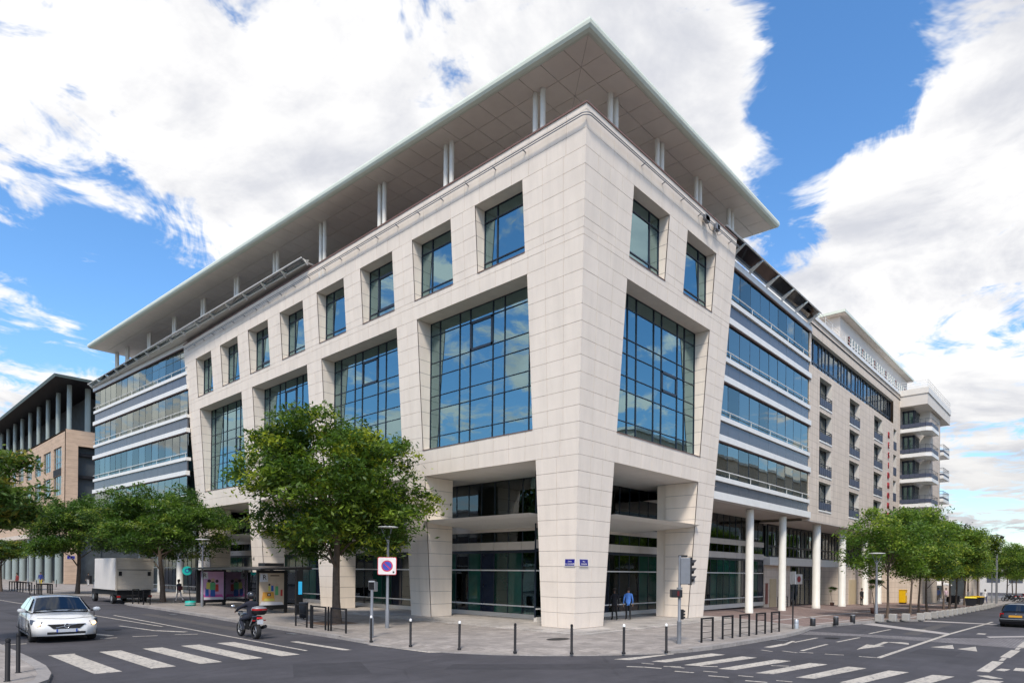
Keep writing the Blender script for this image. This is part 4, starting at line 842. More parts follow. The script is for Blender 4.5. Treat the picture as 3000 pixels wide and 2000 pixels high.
# ================================================================== trees
def leaf_mat(name):
    s = Mat(name); at = s.node('ShaderNodeAttribute'); at.attribute_name = 'leafcol'
    c = s.scale(at.outputs['Color'], s.ramp(s.island(), .75, 1.3)); s.set(c, .5, 0, .35)
    tr = s.node('ShaderNodeBsdfTranslucent'); s.l.new(s.scale(c, 1.9), tr.inputs['Color']); m = s.node('ShaderNodeMixShader'); m.inputs[0].default_value = .36
    s.l.new(s.b.outputs[0], m.inputs[1]); s.l.new(tr.outputs[0], m.inputs[2]); s.l.new(m.outputs[0], s.out.inputs[0]); return s.m
M['leaf'] = leaf_mat('leaves'); M['bark'] = simple('bark', (.115, .085, .065), .9, 0, .3, 6, bump=.6)
def crown_mesh(name, seed, rx, ry, rz, zc, n_lobe, n_clus, per, spread, lsize, greens):
    r = np.random.default_rng(seed); lobes = []
    for k in range(n_lobe):
        a = 2*math.pi*(k*.618+r.uniform(0, .2)); h = r.uniform(-.75, .85); q = math.sqrt(max(.05, 1-h*h))*r.uniform(.45, .88)
        lobes.append((q*rx*math.cos(a), q*ry*math.sin(a), zc+h*rz*.86, r.uniform(.20, .36)))
    lobes.append((0, 0, zc+.35*rz, .5)); lobes.append((0, 0, zc, .45))
    cl = []
    while len(cl) < n_clus:
        lx, ly, lz, ls = lobes[r.integers(len(lobes))]
        d = r.normal(size=3); d /= np.linalg.norm(d); d[2] = d[2]*.8+.12; rad = r.uniform(.55, 1.05)**.6
        p = np.array((lx+d[0]*ls*rx*rad, ly+d[1]*ls*ry*rad, lz+d[2]*ls*rz*.85*rad))
        if ((p[0]/rx)**2+(p[1]/ry)**2+((p[2]-zc)/rz)**2) < 1.18 and p[2] > zc-rz*.95: cl.append(p)
    cl = np.array(cl); N_ = n_clus*per
    cid = np.repeat(np.arange(n_clus), per); P = cl[cid]+r.normal(size=(N_, 3))*np.array((spread, spread, spread*.45))
    P[:, 2] -= .25*np.sum((P[:, :2]-cl[cid][:, :2])**2, 1)/spread**2*spread*.5           # sprays droop at the tips
    az = r.uniform(0, 2*math.pi, N_); dr = r.uniform(-1.0, .25, N_); ax = np.stack([np.cos(az)*np.cos(dr), np.sin(az)*np.cos(dr), np.sin(dr)], 1)
    up = np.array((0, 0, 1.))+r.normal(size=(N_, 3))*.55; sd_ = np.cross(ax, up); sd_ /= np.linalg.norm(sd_, axis=1)[:, None]+1e-6
    L = lsize*r.uniform(.65, 1.3, N_)[:, None]; W = L*r.uniform(.30, .46, N_)[:, None]
    V = np.stack([P-ax*L*.5, P+sd_*W*.5, P+ax*L*.5, P-sd_*W*.5], 1).reshape(-1, 3)
    F_ = np.arange(N_*4).reshape(-1, 4)
    me = bpy.data.meshes.new(name); me.from_pydata(V.tolist(), [], F_.tolist())
    g = np.array(greens); gi = r.choice(len(g), n_clus, p=[.34, .30, .22, .14]); col = g[gi][cid]*r.uniform(.8, 1.2, (N_, 1)); col = np.concatenate([col, np.ones((N_, 1))], 1)
    ca = me.color_attributes.new('leafcol', 'FLOAT_COLOR', 'CORNER'); ca.data.foreach_set('color', np.repeat(col, 4, 0).ravel().astype(np.float32))
    me.materials.append(M['leaf']); me.update(); return me, cl
def trunk_mesh(name, seed, cl, h0, rt, zc, rz, nb, lean=.15):
    r = random.Random(seed); mb = MB(); top = Vector((r.uniform(-lean, lean)*2, r.uniform(-lean, lean)*2, zc+rz*.3)); pts = []
    for k in range(7): t = k/6; p = Vector((0, 0, -.15)).lerp(top, t); p += Vector((math.sin(t*4+seed)*.06, math.cos(t*5+seed)*.06, 0))*(t > 0); pts.append(p)
    mb.tube(pts, [rt*1.35, rt*1.0, rt*.9, rt*.75, rt*.55, rt*.38, rt*.2], 10)
    for k in range(nb):
        e = Vector(cl[r.randrange(len(cl))]); s = pts[3].lerp(pts[5], r.random()) if e.z > zc-.4*rz else pts[2].lerp(pts[4], r.random())
        m1 = s.lerp(e, .35)+Vector((r.uniform(-.2, .2), r.uniform(-.2, .2), .25)); m2 = s.lerp(e, .7)+Vector((r.uniform(-.2, .2), r.uniform(-.2, .2), .15)); b = rt*r.uniform(.28, .42)
        mb.tube([s, m1, m2, e], [b, b*.7, b*.42, b*.12], 6)
    return mb.data(name, M['bark'])
G_R = [(.06, .12, .015), (.10, .175, .02), (.14, .22, .025), (.20, .26, .03)]; G_A = [(.036, .075, .010), (.065, .12, .014), (.115, .175, .016), (.25, .29, .024)]; G_B = [(.032, .072, .010), (.055, .112, .014), (.09, .16, .018), (.17, .22, .03)]; G_Y = [(.04, .085, .012), (.07, .12, .016), (.11, .155, .02), (.22, .20, .03)]  # G_A's dark and yellow ends put crown shade and highlights into the leaf colour
KIND = {}
def kind(key, seed, rx, ry, rz, zc, n_lobe, n_clus, per, spread, lsize, greens, rt, nb):
    cm_, cl = crown_mesh('crown', seed, rx, ry, rz, zc, n_lobe, n_clus, per, spread, lsize, greens); KIND[key] = (cm_, trunk_mesh('trunk', seed, cl, 0, rt, zc, rz, nb))
kind('big', 11, 5.05, 4.9, 4.15, 6.75, 44, 900, 64, .34, .26, G_A, .20, 26)
kind('street', 23, 5.5, 5.3, 3.3, 6.3, 36, 740, 60, .36, .27, G_B, .19, 22)
kind('near', 37, 2.5, 2.4, 1.9, 5.9, 18, 260, 60, .26, .24, G_Y, .12, 14)
kind('row', 41, 3.1, 3.0, 2.9, 5.4, 17, 250, 50, .34, .25, G_R, .085, 20)
kind('row2', 47, 2.7, 2.9, 3.1, 5.3, 15, 240, 50, .34, .25, G_A, .09, 20)
kind('row3', 59, 3.3, 2.6, 2.5, 5.7, 14, 230, 50, .34, .25, G_R, .08, 20)
kind('ball', 53, .55, .55, .5, 2.35, 8, 70, 34, .10, .10, G_B, .03, 6)
def tree(key, loc, rz, sc, label, group=None, name='street_tree', cat='tree'):
    t = thing(name, label, cat, loc, rz, group); t.scale = (sc, sc, sc) if isinstance(sc, (int, float)) else sc; c, k = KIND[key]
    link('trunk', k, t); link('crown', c, t); return t
AV = 'trees along the left avenue'; RW = 'trees along the right-hand kerb'
tree('big', (-6.1, 10.93, ZPAV), .6, 1.02, 'largest leafy tree, standing in a soil pit beside the no-parking sign', AV)
tree('street', (-5.5, 37.95, ZPAV), 1.9, 1.0, 'broad dark green tree overhanging the rear of the box truck', AV)
tree('street', (-6.2, 60.7, ZPAV), 4.1, (1.02, 1.02, 1.08), 'broad tree between the box truck and the terracotta building', AV)
tree('near', (-20.75, 12.5, -.1), .4, 1.0, 'yellowing tree cut off by the left picture edge above the white hatchback', AV)
tree('near', (-10.2, 76.2, ZPAV), 2.5, (1.1, 1.1, .82), 'low far tree at the left edge before the arcade columns', AV)
for i, (x, y, k, sc, lb) in enumerate(((25, -7.7, 'row', 1.0, 'nearest thin-trunked tree of the right row, beside the disc lamp'), (31.6, -7.8, 'row2', .96, 'second tree of the right row, behind the concrete blocks'), (34.8, -7.8, 'row', .88, 'third tree of the right row counted from the disc lamp'),
        (40.3, -7.4, 'row2', 1.0, 'fourth tree of the right row counted from the disc lamp'), (48.5, -7.3, 'row', 1.0, 'fifth tree of the right row counted from the disc lamp'), (50.1, -7.5, 'row2', 1.02, 'sixth tree of the right row counted from the disc lamp'), (53.8, -7.5, 'row', 1.05, 'seventh tree of the right row, last before the wheeled bins'),
        (66, -6.6, 'row2', 1.06, 'tree rising behind the wheeled bins with yellow lids'), (74, -7.0, 'row', 1.1, 'tree standing left of the tall camera mast'))):
    tree(('row', 'row2', 'row3')[(i*2) % 3], (x, y, zg(x)), 1.3*i+.4, (sc*(.92+.06*(i % 4)), sc*(.94+.05*(i % 3)), sc*(.94+.07*((i*2) % 3))), lb, RW)
FR = 'far trees closing the right-hand street'
for i, (x, y, k, sc, lb) in enumerate(((92, -3.5, 'row2', 1.15, 'far tree directly behind the camera mast'), (104, -7.2, 'row', 1.12, 'far tree right of the camera mast, above the parked motorbikes'), (112, -1.5, 'row', 1.2, 'far tree filling the gap left of the mast behind the parasol'),
        (124, -6.6, 'row2', 1.2, 'farther tree right of the mast, behind the motorbikes'), (138, -8.0, 'row', 1.25, 'tree at the right picture edge above the dark car roof'), (150, -4.0, 'row2', 1.3, 'most distant tree crown low on the right horizon'))):
    tree(k, (x, y, zg(x)), 2.1*i+1, sc, lb, FR)
# ================================================================== vehicles
M['car_white'] = simple('white_car_paint', (.72, .72, .71), .25, 0, .02, 1, coat=.8); M['car_black'] = simple('black_car_paint', (.012, .012, .016), .3, 0, .05, 1, coat=.8)
M['rubber'] = simple('tyre_rubber', (.016, .016, .017), .85, 0, .2, 9); M['rim'] = simple('alloy_rim', (.42, .43, .45), .3, .7, .05, 4)
M['car_glass'] = glass_mat('car_glass', (.30, .36, .36), (.9, .95, 1), .05); M['plate_white'] = simple('number_plate', (.48, .50, .54), .5, 0, .08, 30); M['plate_blue'] = simple('plate_blue', (.03, .07, .35), .5); M['plate_amber'] = simple('amber_plate', (.62, .30, .02), .5, 0, .25, 60)
M['red_lens'] = simple('red_lens', (.35, .008, .01), .15, 0, .1, 20, spec=.8); M['lens'] = simple('headlamp_glass', (.07, .075, .085), .08, .2, .2, 20, spec=.8); M['chrome'] = simple('chrome', (.6, .61, .63), .15, .9, .05, 5)
def emit(name, col, st):
    s = Mat(name); s.b.inputs['Base Color'].default_value = (*col, 1); s.b.inputs['Emission Color'].default_value = (*col, 1); s.b.inputs['Emission Strength'].default_value = st; return s.m
M['lamp_warm'] = emit('lit_headlamp', (1, .62, .25), 2.2); M['red_lamp'] = emit('lit_tail_lamp', (.55, .01, .015), .25); M['red_man'] = simple('red_signal', (.10, .006, .01), .3)
M['seat'] = simple('car_interior', (.02, .02, .022), .9)
def wheel(parent, x, y, r, w, side):
    wh = empty('wheel', parent, (x, y, r)); t = MB(); n = 24
    prof = [(r*.66, -w/2), (r*.93, -w/2), (r, -w/2+.03), (r, w/2-.03), (r*.93, w/2), (r*.66, w/2)]
    vs = [(a*math.cos(2*math.pi*k/n), z, a*math.sin(2*math.pi*k/n)) for a, z in prof for k in range(n)]; fs = [(i*n+k, (i+1)*n+k, (i+1)*n+(k+1) % n, i*n+(k+1) % n) for i in range(len(prof)-1) for k in range(n)]
    t.mesh(vs, fs, M['rubber'], True); t.build('tyre', None, wh)
    m = MB(); yo = side*w*.36; m.tube([(0, -w*.3, 0), (0, w*.3, 0)], r*.2, 12, M['rim'])
    for k in range(10):
        a = 2*math.pi*k/10; c, s_ = math.cos(a), math.sin(a); b = .022
        m.hexa([(c*r*.1-s_*b, yo-.02, s_*r*.1+c*b), (c*r*.1+s_*b, yo-.02, s_*r*.1-c*b), (c*r*.1+s_*b, yo+.02, s_*r*.1-c*b), (c*r*.1-s_*b, yo+.02, s_*r*.1+c*b), (c*r*.66-s_*b, yo-.02, s_*r*.66+c*b), (c*r*.66+s_*b, yo-.02, s_*r*.66-c*b), (c*r*.66+s_*b, yo+.02, s_*r*.66-c*b), (c*r*.66-s_*b, yo+.02, s_*r*.66+c*b)], M['rim'])
    vs = [(r*q*math.cos(2*math.pi*k/n), yo+dd, r*q*math.sin(2*math.pi*k/n)) for q, dd in ((.60, 0), (.70, .01)) for k in range(n)]; m.mesh(vs, [(k, n+k, n+(k+1) % n, (k+1) % n) for k in range(n)], M['rim'], True)
    m.poly([(r*.67*math.cos(2*math.pi*k/n), -side*w*.05, r*.67*math.sin(2*math.pi*k/n)) for k in range(n)], M['rubber']); m.build('rim', None, wh)
def lerp_tab(tab, x):
    for (a, v), (b, w) in zip(tab[:-1], tab[1:]):
        if a <= x <= b: t = (x-a)/(b-a); t = t*t*(3-2*t)*.5+t*.5; return v+(w-v)*t
    return tab[0][1] if x < tab[0][0] else tab[-1][1]
def car_body(root, paint, ztab, wtab, xw, r, zsill=.2, rows_=None):
    xs = sorted(set([ztab[0][0]+(ztab[-1][0]-ztab[0][0])*k/46 for k in range(47)]+[xx+s*d for xx in xw for s in (-1, 1) for d in (r*1.16, r*1.12, r, r*.8, r*.5)])); ring = []
    for x in xs:
        w = lerp_tab(wtab, x); zc = lerp_tab(ztab, x); zb = zsill+.06*max(0, abs(x)-1.7)
        for xx in xw:
            d = abs(x-xx)
            if d < r*1.15: zb = max(zb, r+math.sqrt(max(0, (r*1.15)**2-d*d)))
        zmid = max(zb+.03, .46); z3 = max(zmid+.03, zc*.74); zs_ = max(z3+.03, zc-.10)
        ring.append([(w*.80, zb), (w*.97, zb+.005), (w*1.0, zmid), (w*.99, z3), (w*.94, zs_), (w*.80, zc-.018), (w*.45, zc+.008), (0, zc+.016)])
    vs = []; fs = []; n = 8; mm = 2*n-1
    for x, rg in zip(xs, ring):
        for (y, z) in rg: vs.append((x, y, z))
        for (y, z) in reversed(rg[:-1]): vs.append((x, -y, z))
    for i in range(len(xs)-1):
        for k in range(mm-1): a = i*mm+k; fs.append((a, a+1, a+mm+1, a+mm))
    fs.append(tuple(range(mm))); fs.append(tuple(reversed(range((len(xs)-1)*mm, len(xs)*mm))))
    mb = MB(); mb.mesh(vs, fs, paint, True); o = mb.build('body', None, root, fix=True)
    MB().box(xs[0]+.25, xs[-1]-.25, -.62, .62, .16, .62, M['seat']).build('underbody', None, root)
    for xx in xw:
        m = MB(); m.box(xx-r*1.1, xx+r*1.1, -lerp_tab(wtab, xx)*.9, lerp_tab(wtab, xx)*.9, .3, r*2.12, M['seat']); m.build('wheel_well', None, root)
    return o
def cabin(root, paint, A, B, Cc, Dd, wb, wr, zbelt, zroof, split=True):
    """A windscreen foot x, B roof front, Cc roof rear, Dd rear glass foot"""
    m = MB(); zr2 = zroof-.05; mid = (B+Cc)/2
    base = lambda x, s: (x, s*wb, zbelt-.02)
    for s in (1, -1):
        q = [base(A, s*.94), (B, s*wr, zr2), (mid, s*wr*1.03, zroof-.02), (Cc, s*wr*.98, zr2), base(Dd, s*.93), base((A+Dd)/2, s*1.03)]
        m.poly(q if s > 0 else list(reversed(q)), paint)
    for (x0, z0, w0), (x1, z1, w1) in (((A, zbelt-.02, wb*.94), (B, zr2, wr)), ((B, zr2, wr), (mid, zroof-.02, wr*1.03)), ((mid, zroof-.02, wr*1.03), (Cc, zr2, wr*.98)), ((Cc, zr2, wr*.98), (Dd, zbelt-.02, wb*.93))):
        bul = .05; pa = [(x0, w0*t, z0+bul*(1-t*t)) for t in (1, .6, 0, -.6, -1)]; pb = [(x1, w1*t, z1+bul*(1-t*t)) for t in (1, .6, 0, -.6, -1)]
        for k in range(4): m.poly([pa[k], pb[k], pb[k+1], pa[k+1]], paint, True)
    m.build('cabin', None, root, fix=True)
    def glass(name, pts, out, parent=root):
        v = [Vector(p) for p in pts]; nn = (v[1]-v[0]).cross(v[2]-v[0]).normalized(); c = sum(v, Vector())/len(v)
        if nn.dot(c-Vector(((A+Dd)/2, 0, zbelt))) < 0: nn = -nn
        v = [p+nn*out for p in v]; b = [p-nn*.01 for p in v]; g = MB(); g.poly(v, M['car_glass']); 
        for i in range(len(v)): g.poly([v[i], v[(i+1) % len(v)], b[(i+1) % len(v)], b[i]], M['rubber'])
        bk = [p-nn*.004 for p in v]; g.poly(bk, M['seat']); return g.build(name, None, parent)
    def ip(p, q, t): return tuple(a+(b-a)*t for a, b in zip(p, q))
    def strip(name, L0, R0, L1, R1, ins=.06):       # curved screen made of four facets
        bul = .05
        for t0, t1 in [(1-k*.2, .8-k*.2) for k in range(10)]:
            f = lambda P, t, w: (P[0], w*t, P[1]+bul*(1-t*t)); e = .94
            c = [f(L0, t0*e, L0[2]), f(L0, t1*e, L0[2]), f(L1, t1*e, L1[2]), f(L1, t0*e, L1[2])]; a, b, cc, d = c; yield (ip(a, d, .05), ip(b, cc, .05), ip(cc, b, .06), ip(d, a, .06))
    for nm, P0, P1 in (('windscreen', (A, zbelt, wb*.94), (B, zr2, wr)), ('rear_window', (Dd, zbelt, wb*.93), (Cc, zr2, wr*.98))):
        g = MB(); bk_ = MB()
        for q in strip(nm, P0, None, P1, None):
            v = [Vector(p) for p in q]; nn = (v[1]-v[0]).cross(v[2]-v[0]).normalized(); 
            if nn.z < 0: nn = -nn
            g.poly([(p.x+(.012 if nm == 'windscreen' else -.012)*.6, p.y, p.z+.016) for p in v], M['car_glass'], True); bk_.poly([(p.x, p.y, p.z+.004) for p in v], M['seat'])
        g.build(nm, None, root, fix=True); bk_.build(nm+'_backing', None, root)
    for s in (1, -1):
        def pt(x, t): 
            zt = zr2+.02; return (x, s*(wb*1.0+(wr-wb)*t), zbelt+.01+(zt-zbelt)*t)
        px = [A-.22, (A+Dd)/2+.18, (A+Dd)/2+.10, Dd+.62]
        lean = (B-A)
        q1 = [pt(A-.22, .04), pt(px[1], .04), pt(px[1]-.03, .86), pt(B-.02, .86)]; q2 = [pt(px[2], .04), pt(Dd+.55, .10), pt(Cc+.12, .84), pt(px[2]-.03, .86)]
        for q in (q1, q2): glass('side_window', q, .02)
def car(name, label, loc, rz, paint, spec, white=True):
    c = thing(name, label, 'car', loc, rz); wb_ = spec['xw']; r = spec['r']
    car_body(c, paint, spec['z'], spec['w'], wb_, r); cabin(c, paint, *spec['cab'])
    for xx in wb_:
        for s in (1, -1): wheel(c, xx, s*(lerp_tab(spec['w'], xx)-.12), r, .2, s)
    return c
V1 = dict(z=[(-2.18, .72), (-2.12, .92), (-1.95, 1.0), (-1.0, .98), (.6, .96), (1.0, .93), (1.5, .86), (1.9, .77), (2.08, .68), (2.18, .56)], w=[(-2.18, .66), (-2.05, .80), (-1.7, .87), (-1.0, .90), (1.0, .90), (1.6, .885), (1.9, .83), (2.08, .72), (2.18, .55)], xw=(1.36, -1.29), r=.32, cab=(1.02, .22, -1.25, -2.0, .83, .60, .95, 1.44))
cw = car('hatchback_car', 'white hatchback with lit headlights driving towards the zebra crossing', (-17.85, 13.45, ZROAD), R(-94), M['car_white'], V1); cw.scale = (1.12, 1.26, 1.2)
for s in (1, -1):
    h = empty('headlight', cw); g = MB(); g.hexa([(1.74, s*.885, .60), (2.12, s*.66, .55), (2.0, s*.56, .55), (1.66, s*.78, .60), (1.66, s*.88, .745), (2.06, s*.60, .675), (1.95, s*.52, .67), (1.6, s*.78, .745)], M['lens']); g.build('lens', None, h, fix=True)
    MB().lathe([(.001, 0), (.055, .01), (.055, .03)], 0, 0, 0, 12, M['lamp_warm']).build('lamp', None, h, (2.075, s*.72, .615)).rotation_euler = (0, R(90), R(s*25))
    mm = empty('mirror', cw); MB().lathe([(.001, -.075), (.06, -.06), (.085, 0), (.06, .06), (.001, .075)], 0, 0, 0, 12, M['car_white'], sx=1, sy=1.4).build('housing', None, mm, (.80, s*1.0, 1.0)); MB().tube([(.78, s*.84, .95), (.80, s*.98, .98)], .025, 6, M['rubber']).build('arm', None, mm)
    for hx in (.0, -.95): MB().box(hx-.1, hx+.1, s*.905-.015, s*.905+.015, .80, .83, M['chrome']).build('door_handle', None, cw)
    MB().box(1.0, 1.012, s*.9-.012, s*.9+.006, .30, .92, M['rubber']).build('door_gap', None, cw); MB().box(-.12, -.108, s*.9-.012, s*.906+.002, .30, .95, M['rubber']).build('door_gap', None, cw)
    MB().hexa([(2.05, s*.45, .30), (1.93, s*.80, .34), (1.9, s*.78, .34), (2.0, s*.45, .30), (2.07, s*.48, .345), (1.94, s*.79, .365), (1.9, s*.78, .365), (2.0, s*.48, .345)], M['rubber']).build('bumper_slot', None, cw, fix=True)
g = empty('grille', cw); m = MB(); m.hexa([(2.195, -.34, .455), (2.195, .34, .455), (2.05, .34, .455), (2.05, -.34, .455), (2.19, -.49, .60), (2.19, .49, .60), (2.05, .49, .60), (2.05, -.49, .60)], M['rubber']); m.build('mesh', None, g, fix=True)
m = MB(); m.tube([(2.20, .065*math.cos(a), .545+.065*math.sin(a)) for a in [2*math.pi*k/14 for k in range(15)]], .012, 5, M['chrome']); m.tube([(2.195, -.28, .49), (2.195, .28, .60)], .010, 5, M['chrome']); m.build('emblem', None, g)
m = MB(); m.box(2.20, 2.215, -.27, .27, .345, .445, M['plate_white']); m.box(2.216, 2.219, -.27, -.23, .346, .444, M['plate_blue']); m.box(2.216, 2.219, .23, .27, .346, .444, M['plate_blue']); m.build('number_plate', None, cw)
for s in (1, -1):
    MB().tube([(1.10, s*.08, .965), (.92, s*.52, 1.03)], .009, 5, M['rubber']).build('wiper', None, cw); MB().hexa([(2.12, s*.62, .345), (2.08, s*.70, .345), (2.0, s*.68, .345), (2.05, s*.60, .345), (2.12, s*.62, .375), (2.08, s*.70, .375), (2.0, s*.68, .375), (2.05, s*.60, .375)], M['chrome']).build('day_light', None, cw)
    MB().box(-1.7, 1.5, s*.895-.012, s*.905, .30, .335, M['char']).build('side_skirt', None, cw)
MB().tube([(1.86, -.72, .795), (1.98, 0, .76), (1.86, .72, .795)], .006, 5, M['rubber']).build('bonnet_gap', None, cw); MB().hexa([(.93, -.74, .955), (.93, .74, .955), (1.06, .72, .93), (1.06, -.72, .93), (.93, -.74, .975), (.93, .74, .975), (1.06, .72, .955), (1.06, -.72, .955)], M['char']).build('scuttle', None, cw)
m = MB(); m.box(2.02, 2.19, -.50, .50, .27, .36, M['rubber']); m.build('lower_intake', None, cw, bevel=.02)
V2 = dict(z=[(-1.98, .70), (-1.92, .86), (-1.75, .93), (-.9, .92), (.7, .90), (1.2, .85), (1.7, .76), (1.95, .62)], w=[(-1.98, .72), (-1.85, .80), (-1.2, .83), (1.0, .83), (1.7, .78), (1.95, .62)], xw=(1.22, -1.22), r=.30, cab=(.85, .28, -1.35, -1.82, .77, .60, .91, 1.38))
cb = car('dark_hatchback_car', 'black hatchback seen from behind at the right picture edge', (26.15, -14.72, zg(26, ZROAD)), 0, M['car_black'], V2)
for s in (1, -1): MB().hexa([(-1.95, s*.58, .62), (-1.88, s*.79, .62), (-1.8, s*.80, .62), (-1.8, s*.58, .62), (-1.93, s*.58, .86), (-1.86, s*.78, .86), (-1.8, s*.79, .86), (-1.8, s*.58, .86)], M['red_lens']).build('tail_light', None, cb, fix=True)
MB().box(-2.0, -1.975, -.30, .34, .62, .74, M['plate_amber']).build('number_plate', None, cb); MB().box(-2.06, -1.7, -.80, .80, .32, .56, M['char']).build('bumper', None, cb, bevel=.05); MB().box(-2.075, -2.05, -.78, .78, .50, .525, M['steel']).build('bumper_trim', None, cb)
MB().lathe([(.001, .0), (.035, .002), (.035, .012)], 0, 0, 0, 12, M['chrome']).build('emblem', None, cb, (-1.965, 0, .82)).rotation_euler = (0, R(-90), 0); MB().tube([(-1.95, -.45, .27), (-2.08, -.45, .26)], .03, 8, M['steel']).build('exhaust', None, cb)
# ---- box truck parked in the bay, seen from behind
M['box_white'] = simple('truck_box_white', (.66, .63, .59), .55, 0, .08, .8); M['box_tan'] = simple('tan_roller_door', (.47, .42, .36), .65, 0, .12, .8)  # roller door and its surround are an even tan, darker than the box
tk = thing('box_truck', 'white box truck with tan roller door parked under the trees', 'truck', (-7.3, 38.9, ZROAD), 0)
MB().box(-1.37, 1.37, .06, 5.75, 1.12, 3.68, M['box_white']).build('box_body', None, tk, bevel=.03)
dr = empty('roller_door', tk)
for k in range(6): MB().box(-1.25, 1.25, .0, .05, 1.2+k*.385, 1.2+k*.385+.375, M['box_tan']).build('slat', None, dr)
m = MB(); m.box(-1.38, 1.38, -.03, .055, 3.52, 3.7, M['box_tan']); m.box(-1.38, -1.26, -.025, .055, 1.1, 3.52, M['box_tan']); m.box(1.26, 1.38, -.025, .055, 1.1, 3.52, M['box_tan']); m.box(-1.24, 1.24, -.012, .0, 2.74, 2.78, M['char']); m.build('door_frame', None, tk)
for x in (-1.05, 1.05): MB().box(x-.11, x+.11, -.05, .0, 2.28, 2.62, M['char']).build('door_latch', None, tk)
m = MB(); m.box(-1.2, 1.2, .2, 7.2, .72, 1.1, M['char']); m.box(-1.25, 1.25, .0, .12, .48, .72, M['char']); m.build('chassis', None, tk)
for x in (-1.15, 1.15): MB().box(x-.12, x+.12, -.02, .05, .55, .68, M['red_lens']).build('tail_light', None, tk)
for y in (1.5, 6.6):
    for s in (1, -1):
        w = empty('wheel', tk, (s*1.1, y, .42)); MB().tube([(-.14, 0, 0), (.14, 0, 0)], .42, 20, M['rubber']).build('tyre', None, w); MB().tube([(-.15, 0, 0), (.15, 0, 0)], .2, 14, M['steel']).build('rim', None, w)
cb_ = empty('cab', tk); m = MB(); m.side([(0, 0), (0, 0)], 0, 0) if False else None
m.hexa([(-1.05, 5.85, .75), (1.05, 5.85, .75), (1.05, 7.6, .75), (-1.05, 7.6, .75), (-1.0, 5.85, 2.65), (1.0, 5.85, 2.65), (.98, 7.2, 2.6), (-.98, 7.2, 2.6)], M['box_white']); m.build('shell', None, cb_, bevel=.08)
MB().hexa([(-1.05, 6.2, 1.7), (-1.02, 6.2, 1.7), (-1.02, 7.3, 1.7), (-1.05, 7.3, 1.7), (-1.04, 6.2, 2.45), (-1.0, 6.2, 2.45), (-1.0, 7.1, 2.45), (-1.03, 7.1, 2.45)], M['car_glass']).build('door_window', None, cb_)
MB().box(-1.45, -1.25, 7.0, 7.1, 1.5, 2.2, M['char']).build('mirror', None, cb_)
